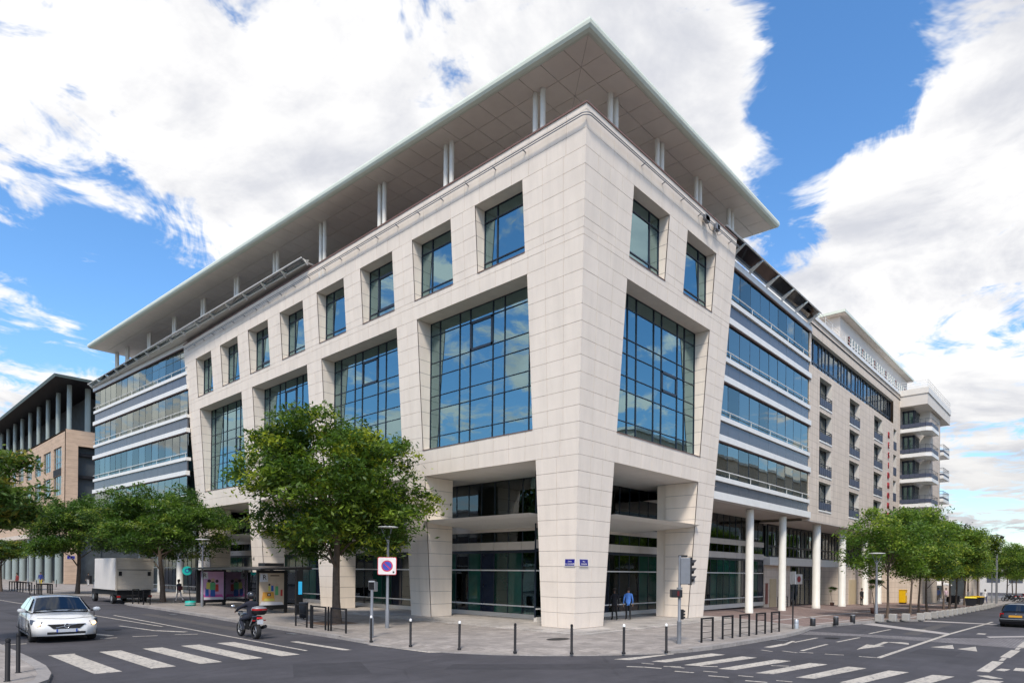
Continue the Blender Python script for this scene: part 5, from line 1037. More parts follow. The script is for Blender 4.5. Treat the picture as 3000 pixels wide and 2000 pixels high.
# ---- motorbikes
def motorbike(label, loc, rz, group=None, box=True, lean=0):
    b = thing('motorbike', label, 'motorbike', loc, rz, group); b.rotation_euler = (lean, 0, rz); r = .31
    for nm, x in (('front', .76), ('rear', -.70)):
        w = empty('wheel', b, (x, 0, r)); n = 20; wd = .07 if nm == 'front' else .09
        prof = [(.22, -wd*.8), (.28, -wd), (.305, -wd*.55), (.31, 0), (.305, wd*.55), (.28, wd), (.22, wd*.8)]
        t = MB(); vs = [(a*math.cos(2*math.pi*k/n), z, a*math.sin(2*math.pi*k/n)) for a, z in prof for k in range(n)]; t.mesh(vs, [(i*n+k, (i+1)*n+k, (i+1)*n+(k+1) % n, i*n+(k+1) % n) for i in range(len(prof)-1) for k in range(n)], M['rubber'], True); t.build('tyre', None, w)
        m = MB(); m.tube([(0, -.07, 0), (0, .07, 0)], .04, 10, M['rim'])
        for k in range(5): a = 2*math.pi*k/5; m.tube([(0, 0, 0), (.24*math.cos(a), 0, .24*math.sin(a))], .022, 5, M['rim'])
        m.tube([(.235*math.cos(2*math.pi*k/16), 0, .235*math.sin(2*math.pi*k/16)) for k in range(17)], .02, 5, M['rim']); m.build('rim', None, w)
    m = MB(); m.lathe([(.05, -.36), (.13, -.3), (.165, -.1), (.17, .1), (.13, .3), (.04, .38)], 0, 0, 0, 14, M['car_black']); o = m.build('fuel_tank', None, b, (.2, 0, .86)); o.rotation_euler = (0, R(82), 0)
    m = MB(); m.hexa([(-.75, -.10, .80), (.0, -.13, .76), (.0, .13, .76), (-.75, .10, .80), (-.78, -.12, .90), (.02, -.12, .84), (.02, .12, .84), (-.78, .12, .90)], M['char']); m.build('seat', None, b, bevel=.03)
    m = MB(); m.box(-.22, .34, -.15, .15, .34, .70, M['char']); m.tube([(.1, -.17, .5), (.1, .17, .5)], .12, 12, M['grey_metal']); m.tube([(.35, 0, .45), (.05, -.2, .3), (-.3, -.2, .32)], .03, 6, M['steel']); m.build('engine', None, b, bevel=.02)
    m = MB(); 
    for s in (1, -1): m.tube([(.76, s*.1, .31), (.52, s*.1, .98)], .027, 7, M['steel']); m.tube([(-.70, s*.12, .31), (-.1, s*.1, .45), (.1, s*.08, .8), (.5, 0, .92)], .025, 6, M['char']); m.tube([(-.35, s*.1, .5), (-.62, s*.1, .82)], .022, 6, M['steel'])
    m.build('frame', None, b)
    m = MB(); m.tube([(.42, -.36, 1.02), (.50, -.2, 1.03), (.53, 0, 1.0), (.50, .2, 1.03), (.42, .36, 1.02)], .017, 6, M['char']); m.tube([(.42, -.38, 1.02), (.46, -.26, 1.03)], .024, 6, M['rubber']); m.tube([(.42, .38, 1.02), (.46, .26, 1.03)], .024, 6, M['rubber']); m.build('handlebar', None, b)
    for s in (1, -1):
        mr = empty('mirror', b); MB().tube([(.47, s*.25, 1.03), (.45, s*.40, 1.20)], .008, 5, M['char']).build('stem', None, mr); MB().lathe([(.001, -.02), (.06, -.012), (.065, .01), (.001, .014)], 0, 0, 0, 12, M['chrome'], sy=1.4).build('glass', None, mr, (.44, s*.42, 1.23)).rotation_euler = (0, R(90), 0)
    m = MB(); m.lathe([(.001, -.1), (.1, -.06), (.12, .05), (.08, .09), (.001, .1)], 0, 0, 0, 14, M['lens']); m.build('headlight', None, b, (.74, 0, .92)).rotation_euler = (0, R(90), 0)
    m = MB(); m.hexa([(-.98, -.09, .78), (-.6, -.13, .74), (-.6, .13, .74), (-.98, .09, .78), (-1.0, -.09, .92), (-.6, -.13, .90), (-.6, .13, .90), (-1.0, .09, .92)], M['car_black']); m.build('tail_fairing', None, b, bevel=.03)
    MB().box(-1.03, -.98, -.10, .10, .80, .87, M['red_lamp']).build('tail_light', None, b); m = MB(); m.box(-1.075, -1.06, -.11, .11, .60, .76, M['plate_white']); m.tube([(-.9, 0, .76), (-1.07, 0, .68)], .02, 5, M['char']); m.build('number_plate', None, b)
    for s in (1, -1): MB().box(-.98, -.93, s*.2-.05, s*.2+.05, .72, .76, M['red_lens']).build('indicator', None, b)
    m = MB(); m.tube([(-.2, -.2, .32), (-.6, -.24, .42), (-.95, -.25, .50)], [.04, .065, .07], 10, M['char']); m.build('exhaust', None, b)
    if box:
        tb_ = empty('top_box', b); MB().lathe([(.20, 0), (.27, .06), (.28, .16)], 0, 0, 0, 20, M['char'], sx=.85, sy=1).build('tray', None, tb_, (-.95, 0, .96)); MB().lathe([(.285, 0), (.285, .05), (.25, .12), (.12, .16), (.001, .165)], 0, 0, 0, 20, M['grey_metal'], sx=.85, sy=1).build('lid', None, tb_, (-.95, 0, 1.125))
        m = MB(); vs = []; 
        for z, q in ((1.13, 1.03), (1.20, 1.05)):
            for k in range(11): a = R(100+16*k); vs.append((-.95+.285*.85*q*math.cos(a), .285*q*math.sin(a), z))
        m.mesh(vs, [(k, k+1, 12+k, 11+k) for k in range(10)], M['red_lens'], True); m.build('reflector', None, tb_)
    return b
bike = motorbike('black motorbike with red-trimmed top box ridden along the avenue', (-12.1, 8.2, ZROAD), R(87)); bike.scale = (1.1, 1.1, 1.08)
PKB = 'motorbikes parked at the far right'
motorbike('parked motorbike nearest the camera mast, far right', (97.5, -7.9, zg(97)), R(60), PKB, False, R(4)); motorbike('parked motorbike in the middle of the far right group', (99.6, -8.2, zg(99)), R(75), PKB, False, R(-5)); motorbike('outermost parked motorbike, just above the dark car roof', (101.8, -8.6, zg(101)), R(55), PKB, True, R(5))
# ================================================================== people
SKIN = {'light': simple('skin_light', (.45, .27, .19), .5), 'dark': simple('skin_dark', (.13, .07, .045), .5)}
_cl = {}
def cloth(c):
    if c not in _cl: _cl[c] = simple('cloth', c, .9, 0, .15, 9)
    return _cl[c]
def person(label, loc, rz, top, bottom, skin='light', hair=(.02, .014, .01), stride=0.0, arm=0.0, bend=0.0, seated=False, ride=False, helmet=None, shoes=(.015, .015, .015), sc=1.0, group=None, sleeves=True, bag=None, bulk=1.0):
    p = thing('person', label, 'person', loc, rz, group); p.scale = (sc, sc, sc)
    J = []; E_ = []; Rr = []; reg = []
    def add(co, r, par=None, region='top'):
        J.append(co); Rr.append(tuple(q*(bulk if region != 'skin' else 1) for q in r)); i = len(J)-1
        if par is not None: E_.append((par, i)); reg.append(region)
        return i
    if ride: hz, hx = .88, -.28
    elif seated: hz, hx = .48, 0
    else: hz, hx = .95, 0
    b = math.sin(bend)
    pel = add((hx, 0, hz), (.155, .12)); ab = add((hx+.05+b*.12, 0, hz+.18), (.15, .11), pel); ch = add((hx+.04+b*.30, 0, hz+.38), (.175, .115), ab); ub = add((hx+.03+b*.42, 0, hz+.50), (.13, .09), ch)
    nk = add((hx+.04+b*.5, 0, hz+.58), (.055, .055), ub, 'skin'); hd0 = add((hx+.07+b*.58, 0, hz+.66), (.075, .08), nk, 'skin'); hd = add((hx+.075+b*.62, 0, hz+.76), (.085, .098), hd0, 'skin'); hd2 = add((hx+.065+b*.64, 0, hz+.84), (.065, .075), hd, 'skin')
    add((hx+.175+b*.62, 0, hz+.725), (.014, .014), hd, 'skin')
    for s in (1, -1):
        sh = add((hx+.03+b*.40, s*.185, hz+.47), (.068, .068), ub)
        if ride: el = (hx+.38, s*.36, hz+.28); wr = (hx+.66, s*.36, hz+.16)
        elif seated: el = (hx+.05, s*.25, hz+.22); wr = (hx+.27, s*.16, hz+.18)
        else:
            a = arm*s*-1; el = (hx+.02+b*.3+math.sin(a)*.27, s*.25, hz+.47-math.cos(a)*.27); wr = (el[0]+math.sin(a+.25)*.25, s*.27, el[2]-math.cos(a+.25)*.25)
        e = add(el, (.048, .048), sh, 'top'); w = add(wr, (.033, .03), e, 'top' if sleeves else 'skin')
        d = (Vector(wr)-Vector(el)).normalized(); pm = Vector(wr)+d*.07; pa = add(tuple(pm), (.036, .022), w, 'skin')
        side = Vector((0, 1, 0)) if abs(d.y) < .8 else Vector((1, 0, 0)); lat = (d.cross(side)).normalized()
        for k, ln in enumerate((.075, .085, .09, .08)):
            q = pm+d*.03+lat*(.024*(k-1.5)); t_ = add(tuple(q+d*.03), (.010, .010), pa, 'skin'); add(tuple(q+d*ln+side*(-s)*.02), (.008, .008), t_, 'skin')
        th = add(tuple(pm-d*.01+lat*.042), (.011, .011), pa, 'skin'); add(tuple(pm+d*.03+lat*.055), (.009, .009), th, 'skin')
        hp = add((hx, s*.095, hz-.03), (.098, .095), pel, 'bottom')
        if ride: kn = (hx+.42, s*.27, hz-.16); an = (hx+.18, s*.22, hz-.55); to = (hx+.38, s*.24, hz-.58)
        elif seated: kn = (hx+.44, s*.11, hz+.02); an = (hx+.42, s*.11, .08); to = (hx+.6, s*.12, .03)
        else:
            a = stride*s; kn = (hx+math.sin(a)*.44+.02, s*.095, hz-.03-math.cos(a)*.43); a2 = a-(.35 if a < 0 else .05)*(1 if stride else 0); an = (kn[0]+math.sin(a2)*.42, s*.095, kn[2]-math.cos(a2)*.42); to = (an[0]+.15, s*.11, an[2]-.045+(-.03 if a < 0 and stride else 0))
        k_ = add(kn, (.062, .062), hp, 'bottom'); cf = add(tuple(Vector(kn).lerp(Vector(an), .35)), (.055, .055), k_, 'bottom'); a_ = add(an, (.038, .042), cf, 'bottom'); add((an[0]-.045, an[1], an[2]-.03), (.035, .03), a_, 'shoe'); add(to, (.04, .026), a_, 'shoe')
    me = bpy.data.meshes.new('body'); me.from_pydata(J, E_, []); tmp = bpy.data.objects.new('tmp', me); COL.objects.link(tmp)
    sk = tmp.modifiers.new('skin', 'SKIN'); sk.use_smooth_shade = True
    for i, v in enumerate(me.skin_vertices[0].data): v.radius = Rr[i]; v.use_root = (i == 0)
    ss = tmp.modifiers.new('sub', 'SUBSURF'); ss.levels = 1; ss.render_levels = 1
    dg = bpy.context.evaluated_depsgraph_get(); out = bpy.data.meshes.new_from_object(tmp.evaluated_get(dg)); bpy.data.objects.remove(tmp)
    mats = {'top': cloth(top), 'bottom': cloth(bottom), 'skin': SKIN[skin], 'shoe': cloth(shoes)}; keys = list(mats); out.materials.clear()
    for k in keys: out.materials.append(mats[k])
    A_ = np.array([J[a] for a, b_ in E_]); B_ = np.array([J[b_] for a, b_ in E_]); dv = B_-A_; L2 = (dv**2).sum(1)+1e-9; rid = np.array([keys.index(r) for r in reg]); rad = np.array([Rr[b_][0] for a, b_ in E_])
    for f in out.polygons:
        c = np.array(f.center); t = np.clip(((c-A_)*dv).sum(1)/L2, 0, 1); d = np.linalg.norm(c-(A_+dv*t[:, None]), axis=1)-rad*.6; f.material_index = int(rid[int(np.argmin(d))]); f.use_smooth = True
    link('body', out, p)
    hc = Vector(J[hd])
    if helmet: 
        MB().lathe([(.001, -.14), (.11, -.13), (.145, -.03), (.14, .06), (.10, .13), (.001, .155)], 0, 0, 0, 18, M['car_black'], sx=1.1).build('helmet', None, p, tuple(hc+Vector((.0, 0, .03)))); MB().box(.10, .165, -.09, .09, -.03, .05, M['chrome']).build('visor', None, p, tuple(hc+Vector((0, 0, .02))), bevel=.02)
    else:
        MB().lathe([(.085, -.07), (.10, .0), (.098, .06), (.07, .115), (.001, .13)], 0, 0, 0, 16, cloth(hair), sx=1.04).build('hair', None, p, tuple(hc+Vector((-.022, 0, .015)))); 
        m = MB()
        for s in (1, -1): m.box(.083, .093, s*.032-.012, s*.032+.012, -.002, .012, cloth((.02, .02, .02)))
        m.box(.078, .09, -.022, .022, -.066, -.058, cloth((.22, .06, .05))); m.build('face_features', None, p, tuple(hc))
    if bag: MB().box(-.16, -.05, -.22, .22, .98, 1.3, cloth(bag)).build('bag', None, p, bevel=.04)
    return p
person('rider in dark clothes and glossy black helmet on the motorbike', (-12.1, 8.2, ZROAD), R(87), (.012, .013, .025), (.014, .017, .03), ride=True, helmet=True, sc=1.08, bulk=1.3)
person('man in bright blue shirt and black trousers walking to the entrance doors', (7.46, 1.75, 0), R(38), (.10, .26, .68), (.012, .012, .014), 'light', stride=.14, arm=.12, sc=1.02)
person('person in black coat beside the man in the blue shirt', (6.55, 2.1, 0), R(50), (.008, .008, .012), (.008, .008, .010), 'dark', stride=.12, arm=.12, sc=1.0)
person('pedestrian in dark top and white trousers beside the box truck', (-4.66, 36.8, ZPAV), R(115), (.03, .035, .045), (.52, .48, .46), 'dark', stride=.28, arm=.3, sc=1.03, bag=(.08, .02, .03))
FP = 'people under the terracotta arcade'
person('figure in dark red under the arcade behind the left bike racks', (-7.4, 83.8, ZPAV), R(200), (.20, .03, .03), (.03, .02, .03), 'light', group=FP, sc=1.08)
person('figure in blue top and yellow skirt under the arcade', (-3.0, 94, ZPAV), R(250), (.04, .06, .25), (.55, .40, .03), 'light', stride=.2, group=FP, sc=1.1)
person('pedestrian in black jacket and white trousers between the far tree and the truck', (2.4, 92, ZPAV), R(70), (.012, .012, .014), (.62, .60, .58), 'light', stride=.25, arm=.25, sc=1.08)
TP = 'people on the terrace at the far right'
person('man in white shirt left of the yellow-lidded bins', (76.1, -5.7, zg(76)), R(110), (.66, .66, .68), (.05, .05, .07), 'light', stride=.15, sc=.98, group=TP); person('man in white shirt and navy trousers walking right of the bins', (76.5, -7.4, zg(76)), R(20), (.70, .70, .72), (.03, .04, .10), 'dark', stride=.35, arm=.35, sc=1.02, group=TP)
person('standing person in periwinkle blue shirt under the white parasol', (82, -1.5, zg(82)), R(150), (.22, .30, .62), (.45, .36, .30), 'light', sc=1.05, group=TP); person('standing person in pale pink shirt beside the parasol pole', (82.4, -2.3, zg(82)), R(200), (.60, .45, .52), (.06, .07, .12), 'light', sc=1.03, group=TP)
person('person in black behind the white column by the residence entrance', (50.8, .4, zg(50)), R(240), (.012, .012, .014), (.015, .015, .018), 'light', arm=.2, sc=1.0)
# ================================================================== street furniture
M['cap_white'] = simple('white_cap', (.78, .78, .76), .5); M['sign_white'] = simple('sign_white', (.74, .70, .68), .45, 0, .05, 4); M['sign_red'] = simple('sign_red', (.55, .03, .05), .4, 0, .06, 6); M['sign_blue'] = simple('sign_blue', (.035, .07, .42), .4, 0, .06, 6)
M['plate_navy'] = simple('enamel_blue', (.012, .012, .20), .35, 0, .06, 8); M['teal'] = simple('teal_plastic', (.0, .36, .30), .45, 0, .06, 6); M['yellow'] = simple('postal_yellow', (.72, .43, .0), .4, 0, .06, 4); M['yellow2'] = simple('bin_lid_yellow', (.70, .56, .0), .45, 0, .08, 5)
M['navy_plastic'] = simple('dark_plastic', (.012, .014, .02), .5, 0, .2, 5); M['wood'] = simple('table_wood', (.16, .09, .05), .6); M['canvas'] = simple('parasol_canvas', (.66, .63, .58), .9); M['terracotta'] = simple('terracotta_pot', (.10, .05, .04), .8)
def at(o, loc, rz=0): o.location = loc; o.rotation_euler = (0, 0, rz); return o
# thin bollards round the corner
def bollard(label, loc, cap, group, h=1.0, r=.045):
    b = thing('bollard', label, 'bollard', loc, 0, group); b.rotation_euler = (rng.uniform(-.012, .012), rng.uniform(-.012, .012), 0)
    MB().lathe([(r*1.5, -.05), (r*1.5, .01), (r, .02), (r, h-.11), (r*.8, h-.10), (r*.8, h-.09)], 0, 0, 0, 14, M['char']).build('post', None, b)
    MB().lathe([(r*1.02, h-.09), (r*1.05, h-.03), (r*.7, h), (.001, h+.012)], 0, 0, 0, 14, M['cap_white'] if cap else M['char']).build('cap', None, b); return b
BG = 'thin bollards round the street corner'
for (x, y), cap, lb in (((-9.59, 2.85), 1, 'white-capped bollard standing in front of the ticket machine post'), ((-9.43, .54), 1, 'white-capped bollard, next one right of the ticket machine'), ((-8.76, -1.44), 1, 'white-capped bollard, third from the ticket machine along the corner'), ((-7.91, -3.41), 0, 'plain dark bollard left of the corner pylon'), ((-6.72, -5.0), 0, 'plain dark bollard directly in front of the corner pylon'), ((-5.28, -6.2), 1, 'white-capped bollard right of the corner pylon'), ((-3.86, -7.08), 1, 'white-capped bollard beside the traffic light')):
    bollard(lb, (x, y, -.085), cap, BG)
IB = 'bollards on the lower left island'
bollard('black bollard at the picture edge on the lower left island', (-21.4, 1.22, -.1), 0, IB, 1.06, .055); bollard('black bollard nearer the white car on the lower left island', (-20.95, 2.64, -.1), 0, IB, 1.06, .05)
FB = 'bollards along the far left pavement'
for i, (x, y, lb) in enumerate(((-10.0, 62.1, 'far thin bollard between the two left rack groups'), (-9.9, 60.6, 'far thin bollard just left of the second rack group'), (-4.8, 87, 'far bollard left under the terracotta arcade'), (-2.3, 88.3, 'far bollard right, nearest the terracotta corner'))): bollard(lb, (x, y, ZPAV), 0, FB, 1.0, .05)
# square hoop barriers
def hoop(label, a, b, group, bars=3, h=1.0, r=.032, name='barrier_hoop'):
    a = Vector(a); b = Vector(b); L = (b-a).length; t = thing(name, label, 'barrier', (a.x, a.y, zg(a.x)), math.atan2(b.y-a.y, b.x-a.x), group)
    for x in (0, L): MB().box(x-r, x+r, -r, r, -.05, h, M['char']).build('post', None, t)
    MB().box(r, L-r, -r*.96, r*.96, h-2*r, h-.002, M['char']).build('top_rail', None, t)
    for k in range(bars): z = .16+k*.24; MB().tube([(r, 0, z), (L-r, 0, z)], .011, 6, M['char']).build('bar', None, t)
    return t
HR = 'hoop barriers along the right kerb'
for (a, b), w in zip((((-.26, -6.65), (.66, -6.69)), ((1.65, -6.67), (2.52, -6.72)), ((3.27, -6.74), (4.06, -6.82)), ((4.82, -6.85), (5.69, -6.91)), ((6.38, -6.95), (7.29, -6.97))), ('first hoop barrier, nearest the traffic light', 'second hoop barrier from the traffic light', 'middle one of the five right-hand hoop barriers', 'fourth hoop barrier from the traffic light', 'last hoop barrier, nearest the grey sign backs')): hoop(w, a, b, HR, 4)
HL = 'hoop barriers along the left kerb'
for (a, b), w in zip((((-8.49, 10.85), (-8.58, 9.63)), ((-8.58, 9.12), (-8.63, 7.86)), ((-8.66, 7.34), (-8.77, 5.94))), ('hoop barrier in front of the litter bin', 'hoop barrier left of the big tree trunk', 'hoop barrier in front of the big tree trunk')): hoop(w, a, b, HL, 3, 1.09)
for (x, y), w in zip(((-8.55, 9.32), (-8.7, 7.5)), ('spare rail post between the first two left hoop barriers', 'spare rail post between the last two left hoop barriers')):
    t = thing('rail_post', w, 'post', (x, y, ZPAV), 0, HL); MB().box(-.03, .03, -.03, .03, -.05, 1.09, M['char']).build('post', None, t); MB().box(-.04, .04, -.04, .04, 1.09, 1.11, M['char']).build('cap', None, t)
hoop('slatted barrier behind the truck, left one', (-8.15, 36.5), (-7.7, 36.6), HL, 4, 1.15); hoop('slatted barrier behind the truck, right one', (-7.9, 34.9), (-7.4, 35.0), HL, 4, 1.15)
BRK = 'bike racks on the far left pavement'
ORD = ['first', 'second', 'third', 'fourth', 'fifth', 'sixth']
for k in range(6): hoop(ORD[k]+' bar of the left far bike rack group', (-9.3, 77-1.5*k), (-8.5, 77-1.5*k), BRK, 0, 1.05, .045, 'bike_rack')
for k in range(4): hoop(ORD[k]+' bar of the right far bike rack group', (-9.2, 63.2-.7*k), (-8.3, 63.2-.7*k), BRK, 0, 1.05, .045, 'bike_rack')
# disc lamps
def disc_lamp(label, loc, h, group='disc-topped street lamps', rd=.48):
    t = thing('street_lamp', label, 'street lamp', loc, 0, group)
    MB().lathe([(.10, -.05), (.10, .9), (.075, .95), (.06, h-.75), (.075, h-.72), (.085, h-.62)], 0, 0, 0, 14, M['grey_metal']).build('pole', None, t)
    MB().lathe([(.001, h-.05), (rd*.5, h-.045), (rd, h-.02), (rd, h+.012), (rd*.5, h+.03), (.001, h+.035)], 0, 0, 0, 28, M['cap_white']).build('disc', None, t)
    for k in range(3): a = R(120*k+20); MB().tube([(.07*math.cos(a), .07*math.sin(a), h-.66), (rd*.72*math.cos(a), rd*.72*math.sin(a), h-.03)], .016, 6, M['grey_metal']).build('strut', None, t)
    MB().lathe([(.05, h-.62), (.06, h-.5), (.001, h-.42)], 0, 0, 0, 12, M['lens']).build('lamp_head', None, t); return t
disc_lamp('disc-topped street lamp carrying the no-parking sign', (-5.82, 6.95, ZPAV), 4.9); disc_lamp('disc-topped street lamp rising behind the bus shelter', (-5.6, 29.75, ZPAV), 4.92)
disc_lamp('far disc-topped lamp in front of the terracotta arcade', (-4.7, 92.7, ZPAV), 4.92); disc_lamp('disc-topped lamp beside the first concrete block on the right', (22.23, -7.7, zg(22)), 4.32); disc_lamp('far disc-topped lamp left of the camera mast', (77.7, -7.95, zg(77)), 4.45)
# no-parking sign on the first lamp
sg = thing('no_parking_sign', 'square white no-parking sign with red ring and blue disc on a lamp post', 'sign', (-5.93, 6.85, 2.94), R(-132))
def plate(parent, name, w, h, mat, d=.0, th=.02, rad=.06):
    pts = []
    for cx_, cz, a0 in ((w/2-rad, h/2-rad, 0), (-w/2+rad, h/2-rad, 90), (-w/2+rad, -h/2+rad, 180), (w/2-rad, -h/2+rad, 270)):
        for k in range(5): a = R(a0+22.5*k); pts.append((cx_+rad*math.cos(a), cz+rad*math.sin(a)))
    n = len(pts); mb = MB(); f = [(d+th, x, z) for x, z in pts]; b = [(d, x, z) for x, z in pts]; mb.poly(f, mat); mb.poly(list(reversed(b)), mat)
    for i in range(n): j = (i+1) % n; mb.poly([f[i], b[i], b[j], f[j]], mat)
    return mb.build(name, None, parent, fix=True)
def disc(parent, name, r0, r1, mat, d, n=32, cy=0, cz=0):
    mb = MB(); vs = [(d, cy+r*math.cos(2*math.pi*k/n), cz+r*math.sin(2*math.pi*k/n)) for r in (r0, r1) for k in range(n)]
    if r0 < .001: mb.poly(vs[n:], mat)
    else: mb.mesh(vs, [(k, n+k, n+(k+1) % n, (k+1) % n) for k in range(n)], mat)
    return mb.build(name, None, parent)
plate(sg, 'red_border', .90, .86, M['sign_red']); plate(sg, 'panel', .85, .81, M['sign_white'], .021, .004); disc(sg, 'red_ring', .215, .275, M['sign_red'], .029); disc(sg, 'blue_disc', 0, .215, M['sign_blue'], .030)
MB().hexa([(.031, -.17, .135), (.031, -.135, .17), (.033, -.135, .17), (.033, -.17, .135), (.031, .135, -.17), (.031, .17, -.135), (.033, .17, -.135), (.033, .135, -.17)], M['sign_red']).build('red_bar', None, sg)
MB().box(.026, .03, .27, .35, -.34, -.25, M['char']).build('tow_mark', None, sg); MB().box(-.06, .0, -.1, .1, -.2, .2, M['grey_metal']).build('clamp', None, sg)
# ticket machine post with angled head
t = thing('ticket_machine', 'slim grey post with an angled box head behind the first bollard', 'machine', (-8.96, 3.73, ZPAV), R(40)); MB().lathe([(.085, -.05), (.085, .8), (.065, .84), (.06, 2.25)], 0, 0, 0, 12, M['grey_metal']).build('post', None, t)
MB().hexa([(-.05, -.13, 1.98), (.42, -.13, 1.90), (.42, .13, 1.90), (-.05, .13, 1.98), (-.1, -.13, 2.36), (.44, -.13, 2.30), (.44, .13, 2.30), (-.1, .13, 2.36)], M['steel']).build('head', None, t, bevel=.02, fix=True); MB().box(-.06, .3, -.12, .12, 2.35, 2.42, M['char']).build('lid', None, t)
MB().hexa([(-.08, -.11, 2.0), (-.06, -.11, 2.0), (-.06, .11, 2.0), (-.08, .11, 2.0), (-.12, -.11, 2.3), (-.1, -.11, 2.3), (-.1, .11, 2.3), (-.12, .11, 2.3)], M['char']).build('screen', None, t)
# bus shelter with two advertising panels
bs = thing('bus_shelter', 'black bus shelter with glass walls and two poster cases', 'bus shelter', (0, 0, 0))
MB().hexa([(-6.6, 18.6, 2.66), (-3.2, 18.6, 2.72), (-3.0, 32.4, 2.72), (-5.9, 32.4, 2.66), (-6.6, 18.6, 2.76), (-3.2, 18.6, 2.9), (-3.0, 32.4, 2.9), (-5.9, 32.4, 2.76)], M['black']).build('roof', None, bs, fix=True); MB().box(-5.4, -4.1, 20.5, 21.4, 2.9, 3.12, M['black']).build('roof_sign', None, bs)
for x, y in ((-3.5, 19.4), (-3.45, 23.5), (-3.4, 27.4), (-3.35, 31.4)): MB().box(x-.09, x+.09, y-.09, y+.09, -.1, 2.7, M['black']).build('post', None, bs)
for y0, y1 in ((19.55, 23.35), (23.65, 27.25), (27.55, 31.2)): MB().box(-3.46, -3.44, y0, y1, .3, 2.5, M['glass_clear']).build('glass_wall', None, bs)
MB().box(-3.95, -3.55, 21, 29.5, .42, .48, M['char']).build('bench', None, bs)
def poster_case(x0, x1, y, z0, z1, legs):
    c = empty('poster_case', bs); MB().box(x0, x1, y, y+.16, z0, z1, M['black']).build('case', None, c)
    for x in legs: MB().box(x-.1, x+.1, y+.03, y+.13, -.1, z0, M['black']).build('leg', None, c)
    return c
c1 = poster_case(-5.5, -3.33, 31, .17, 2.63, (-4.95, -3.45)); c2 = poster_case(-6.12, -4.1, 20, .2, 2.66, (-4.2,))
M['p_pink'] = simple('poster_pink', (.62, .36, .56), .5, 0, .1, 3); M['p_beige'] = simple('poster_beige', (.58, .47, .36), .5, 0, .1, 3); M['p_white'] = simple('poster_white', (.68, .68, .72), .5); M['p_green'] = simple('print_green', (.12, .42, .18), .6); M['p_blue'] = simple('print_blue', (.03, .12, .42), .6); M['p_red'] = simple('print_red', (.55, .06, .05), .6); M['p_orange'] = simple('print_orange', (.66, .33, .06), .6); M['p_dark'] = simple('print_dark', (.05, .03, .03), .6); M['p_mag'] = simple('print_magenta', (.60, .10, .34), .6); M['p_skin'] = simple('print_skin', (.62, .40, .30), .6); M['p_yel'] = simple('print_yellow', (.62, .55, .12), .6)
def poster(label, x0, x1, z0, z1, y, base, shapes, title_x):
    p = thing('poster', label, 'poster', (0, 0, 0)); MB().box(x0, x1, y-.012, y-.002, z0, z1, base).build('sheet', None, p); W, H = x1-x0, z1-z0; k = 0
    for sh, u, v, w, h, m in shapes:
        k += 1; yy = y-.013-.0006*k; cx_, cz = x0+u*W, z0+v*H
        if sh == 'b': MB().poly([(cx_-w*W/2, yy, cz-h*H/2), (cx_+w*W/2, yy, cz-h*H/2), (cx_+w*W*.42, yy, cz+h*H/2), (cx_-w*W*.42, yy, cz+h*H/2)], M[m]).build('print', None, p)
        else: MB().poly([(cx_+w*W/2*math.cos(2*math.pi*i/16), yy, cz+h*H/2*math.sin(2*math.pi*i/16)) for i in range(16)], M[m]).build('print', None, p)
    text('print', 'R', .42, M['p_dark'], p, (x0+title_x*W, y-.03, z0+.86*H), (R(90), 0, 0)); return p
poster('pink poster with three cartoon-like figures in the far shelter case', -5.23, -3.53, .37, 2.5, 31, M['p_pink'], [('b', .17, .86, .30, .24, 'p_white'), ('b', .5, .05, 1.0, .08, 'p_white'), ('b', .5, .14, 1.0, .10, 'p_mag'), ('b', .27, .27, .16, .30, 'p_blue'), ('b', .52, .25, .22, .28, 'p_blue'), ('b', .32, .50, .18, .24, 'p_yel'), ('b', .52, .48, .26, .26, 'p_green'), ('b', .70, .42, .15, .26, 'p_red'), ('e', .36, .67, .16, .11, 'p_dark'), ('e', .52, .70, .19, .13, 'p_skin'), ('e', .70, .66, .14, .12, 'p_dark'), ('e', .52, .63, .17, .04, 'p_dark')], .17)
poster('beige poster with a family round an orange table in the near shelter case', -5.99, -4.36, .46, 2.48, 20, M['p_beige'], [('b', .18, .86, .34, .26, 'p_white'), ('b', .5, .05, 1.0, .10, 'p_white'), ('b', .62, .92, .4, .03, 'p_dark'), ('b', .36, .28, .52, .26, 'p_orange'), ('b', .40, .17, .45, .08, 'p_yel'), ('b', .39, .33, .16, .09, 'p_dark'), ('e', .39, .33, .08, .05, 'p_white'), ('b', .40, .52, .1, .16, 'p_yel'), ('b', .52, .53, .11, .18, 'p_blue'), ('b', .70, .45, .14, .28, 'p_green'), ('e', .40, .64, .09, .07, 'p_dark'), ('e', .52, .64, .08, .07, 'p_skin'), ('e', .70, .63, .09, .07, 'p_skin'), ('b', .90, .38, .09, .2, 'p_red')], .2)
ip_ = thing('information_pillar', 'black pillar with a cyan screen at the right end of the shelter', 'information pillar', (-4.35, 18.1, ZPAV)); MB().box(-.22, .22, -.1, .1, -.05, 2.75, M['black']).build('pillar', None, ip_); MB().box(-.10, .14, -.115, -.101, 1.25, 2.05, emit('cyan_screen', (.03, .34, .60), .35)).build('screen', None, ip_)
bn = thing('litter_bin', 'black slatted litter bin behind the first left hoop barrier', 'bin', (-6.06, 14.45, ZPAV)); MB().lathe([(.2, .08), (.235, .1), (.25, .9), (.22, .93)], 0, 0, 0, 18, M['navy_plastic']).build('body', None, bn); MB().lathe([(.04, -.05), (.04, .1)], 0, 0, 0, 10, M['char']).build('foot', None, bn); MB().tube([(.25*math.cos(2*math.pi*k/18), .25*math.sin(2*math.pi*k/18), .93) for k in range(19)], .02, 6, M['grey_metal']).build('rim', None, bn)
